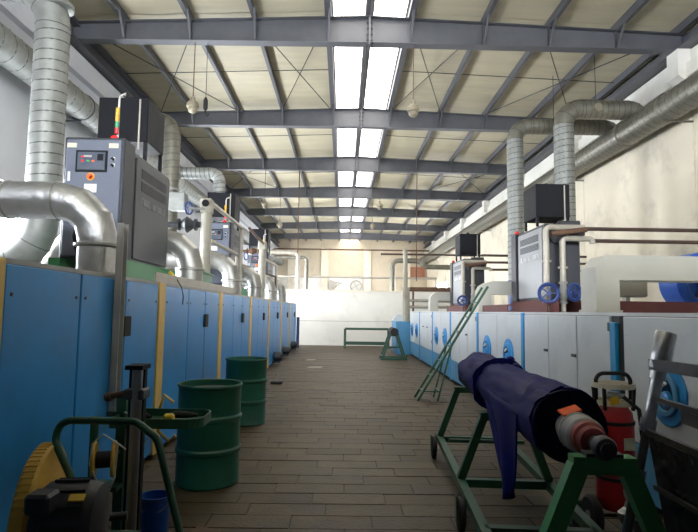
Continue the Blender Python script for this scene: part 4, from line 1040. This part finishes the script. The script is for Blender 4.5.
part('post_foot', MB().box(1.58, 1.92, 3.2, 3.3, 0, .15), 'bar_steel', t)

# ---- green ladder leaning on the pale machine
t = thing('step_ladder', 'narrow green ladder leaning against the pale machine', 'ladder', (1.9, 9.8, 0))
lb0, lt_ = V(1.33, 0, 0), V(2.58, 0, 2.02); dl = lt_-lb0
for y in (9.62, 10.02):
    part('rail', MB().bar(lb0+V(0, y, 0), lt_+V(0, y, 0), .035, .06, up=(0,1,0)), 'green_steel', t)
for i in range(7):
    p = lb0+dl*(.08+.13*i)
    part('rung', MB().bar(p+V(0, 9.62, 0), p+V(0, 10.02, 0), .03, .022), 'green_steel', t)
for y in (9.60, 10.04):
    part('prop', MB().bar((1.68, y-.0, 0), (1.93, y, .98), .028, .028, up=(0,1,0)), 'green_steel', t)
part('prop_brace', MB().bar((1.72, 9.6, .16), (1.72, 10.04, .16), .025, .025).bar((1.43, 9.62, .16), (1.72, 9.62, .16), .02, .02), 'green_steel', t)

# ================================================================== FAR END
def batch_stand(x0, x1, y, h, lab, name='roll_stand', dia=.05):
    t = thing(name, lab, 'stand', ((x0+x1)/2, y, 0), group='green roll stands')
    for x in (x0, x1):
        e = part('end_frame', MB().bar((x, y-.02, .06), (x, y-.02, h), .1, .08), 'green_steel', t)
        part('foot', MB().box(x-.05, x+.05, y-.3, y+.3, 0, .06), 'green_steel', e)
        for s in (-1, 1): part('leg', MB().bar((x, y+s*.25, .06), (x, y, h*.75), .04, .04), 'green_steel', e)
    part('top_roller', MB().cyl((x0, y, h), (x1, y, h), dia, n=12), 'green_steel', t)
    part('lower_bar', MB().box(x0, x1, y-.04, y+.05, .12, .26), 'green_steel', t)
    return t
batch_stand(.1, 1.95, 23.2, .8, 'empty green roll stand in front of the white partition')
t = thing('roll_stand', 'green A-frame roll stand with dark roller beside the far pale machine', 'stand', (1.66, 17.8, 0), group='green roll stands')
for y in (17.5, 18.2):
    e = part('end_frame', MB().bar((1.5, y, .8), (1.82, y, .8), .07, .08), 'green_steel', t)
    for s in (-1, 1): part('leg', MB().bar((1.66+s*.12, y, .8), (1.66+s*.36, y, .06), .06, .06, up=(0,1,0)), 'green_steel', e)
    part('foot', MB().box(1.24, 2.08, y-.04, y+.04, 0, .07), 'green_steel', e)
for x in (1.28, 2.04): part('base_rail', MB().box(x-.03, x+.03, 17.5, 18.2, .07, .13), 'green_steel', t)
part('roller', MB().cyl((1.66, 17.35, .9), (1.66, 18.35, .9), .13, n=18), 'rubber', t)
part('cross_bar', MB().box(1.45, 1.87, 17.48, 17.52, .38, .44), 'green_steel', t)

# pipes and ducts behind the partition and at the far end of the machines
t = thing('lagged_pipe', 'pale lagged pipe with wider foot at the far end of the pale machines', 'pipe', (2.35, 19.95, 1.2), group='lagged pipes')
part('upper_pipe', MB().cyl((2.30, 19.95, 2.45), (2.28, 19.95, 3.85), .085, n=14), 'lagging', t)
part('lower_pipe', MB().cyl((2.34, 19.95, 1.2), (2.32, 19.95, 2.45), .13, n=14), 'lagging', t)
t = thing('roller_rack', 'brown steel beam with rollers above the far end of the pale machines', 'rack', (3.4, 20.3, 1.2))
part('beam', MB().box(2.5, 4.4, 20.2, 20.4, 2.32, 2.48), 'rust', t)
for x in (2.63, 4.23): part('upright', MB().box(x-.03, x+.03, 20.25, 20.35, 1.2, 2.32), 'rust', t)
for z in (1.98, 1.74): part('roller', MB().cyl((2.5, 20.3, z), (4.4, 20.3, z), .06, n=12), 'pipe_pale', t)
t = thing('far_duct', 'galvanized duct with bend seen above the partition at right', 'duct', (2.55, 28, 0))
part('duct_run', MB().tube(path([(2.55, 28, 0), (2.55, 28, 4.2), (4.1, 28, 4.2), (4.1, 28, 3.9), (6.3, 28.2, 3.9)], .3), .13, 14), 'galvanized_dull', t)
t = thing('far_pipe', 'pale bent pipe rising behind the partition at left, the thicker one', 'pipe', (-2.2, 26, 0), group='pipes behind the partition')
part('pipe_run', MB().tube(path([(-4.0, 26, 4.35), (-2.2, 26, 4.35), (-2.2, 26, 0)], .25), .1, 12), 'pipe_pale', t)
t = thing('far_pipe', 'grey bent pipe rising behind the partition at left, the thinner one', 'pipe', (-1.95, 27, 0), group='pipes behind the partition')
part('pipe_run', MB().tube(path([(-3.4, 27, 4.2), (-1.85, 27, 4.2), (-1.85, 27, 0)], .22), .09, 12), 'galvanized_dull', t)
single('far_pipe', MB().cyl((XL+.02, 30, 3.42), (5.2, 30, 3.42), .06, n=10).cyl((5.15, 30, 0), (5.15, 30, 3.42), .06, n=10), 'pipe_pale', 'long horizontal pipe crossing in front of the far end wall', 'pipe', 'pipes behind the partition')
single('cable_tray', MB().box(XL+.02, XR-.02, 41.9, 42.1, 6.28, 6.38), 'rust', 'cable tray crossing high in front of the far end wall', 'cable tray')
t = thing('wall_bracket', 'pale folding bracket on the far end wall above the partition', 'bracket', (-.6, YB-.3, 3.5))
part('arm', MB().bar((-1.0, YB-.3, 3.95), (-.1, YB-.3, 3.8), .08, .08).bar((-1.0, YB-.3, 3.2), (-.3, YB-.3, 3.8), .08, .08), 'pipe_pale', t)
part('plate', MB().box(-1.1, -.95, YB-.5, YB-.05, 3.1, 4.05), 'pipe_pale', t)
t = thing('wall_fan', 'pale round fan on the far end wall above the partition', 'fan', (1.0, YB-.2, 3.2))
part('ring', MB().torus((1.05, YB-.15, 3.6), (0,1,0), .45, .05, 24, 6), 'pipe_pale', t)
for q in range(4): part('blade', MB().bar((1.05, YB-.15, 3.6), (1.05+.42*math.cos(q*PI/2+.5), YB-.15, 3.6+.42*math.sin(q*PI/2+.5)), .12, .03), 'pipe_pale', t)

# ================================================================== OVERHEAD HANGING THINGS
def pendant(x, y, z, lab):
    t = thing('pendant_lamp', lab, 'lamp', (x, y, z), group='pendant factory lamps')
    part('rod', MB().cyl((x, y, z+.2), (x, y, beam_bot(x)), .01, n=6), 'rust', t)
    part('shade', MB().lathe([(.03, .2), (.045, .19), (.05, .12), (.1, .09), (.125, .02), (.12, -.02), (.09, -.03)], (x, y, z), (0,0,1), 20, cap1=False), 'lamp_shade', t)
    part('globe', MB().sphere((x, y, z-.05), .095, 14, 10, (1, 1, .9)), 'lamp_shade', t)
pn = {0: 'first', 2: 'third', 3: 'fourth'}
for k in (0, 2, 3):
    for x, sd in ((-3.02, 'left'), (1.33, 'right')):
        pendant(x, FR[3+k], 5.52, 'pale bell shaped pendant lamp under the %s roof beam, %s of the skylight' % (pn[k], sd))
single('drop_rod', MB().cyl((-1.73, FR[5], 3.7), (-1.73, FR[5], 6.85), .018, n=8), 'rust', 'long thin rod hanging from the third roof beam on the left', 'rod', 'drop rods')
single('drop_rod', MB().cyl((2.74, FR[5], 2.7), (2.74, FR[5], 6.85), .018, n=8), 'rust', 'long thin rod hanging from the third roof beam on the right', 'rod', 'drop rods')
t = thing('hoist_hook', 'small dark hook block hanging below the nearest roof beam', 'hook', (-2.77, FR[3], 5.3))
part('chain', MB().cyl((-2.77, FR[3], 5.7), (-2.77, FR[3], 6.85), .006, n=6), 'steel_dark', t)
part('block', MB().lathe([(.02, 0), (.045, .04), (.045, .2), (.02, .26)], (-2.77, FR[3], 5.45), (0,0,1), 12), 'rubber', t)
part('hook', MB().tube([(-2.77, FR[3], 5.46), (-2.77, FR[3], 5.38), (-2.73, FR[3], 5.33), (-2.70, FR[3], 5.38)], .012, 6), 'rubber', t)

# nudge the left foreground group to its measured place
for o in list(C.objects):
    if o.parent is None and o.name.split('.')[0] in ('motor_trolley', 'lift_column', 'tool_stand', 'yellow_knob', 'hand_tool', 'cable_reel', 'wire_loop', 'air_hose', 'pail', 'floor_block'):
        o.location.x += .035
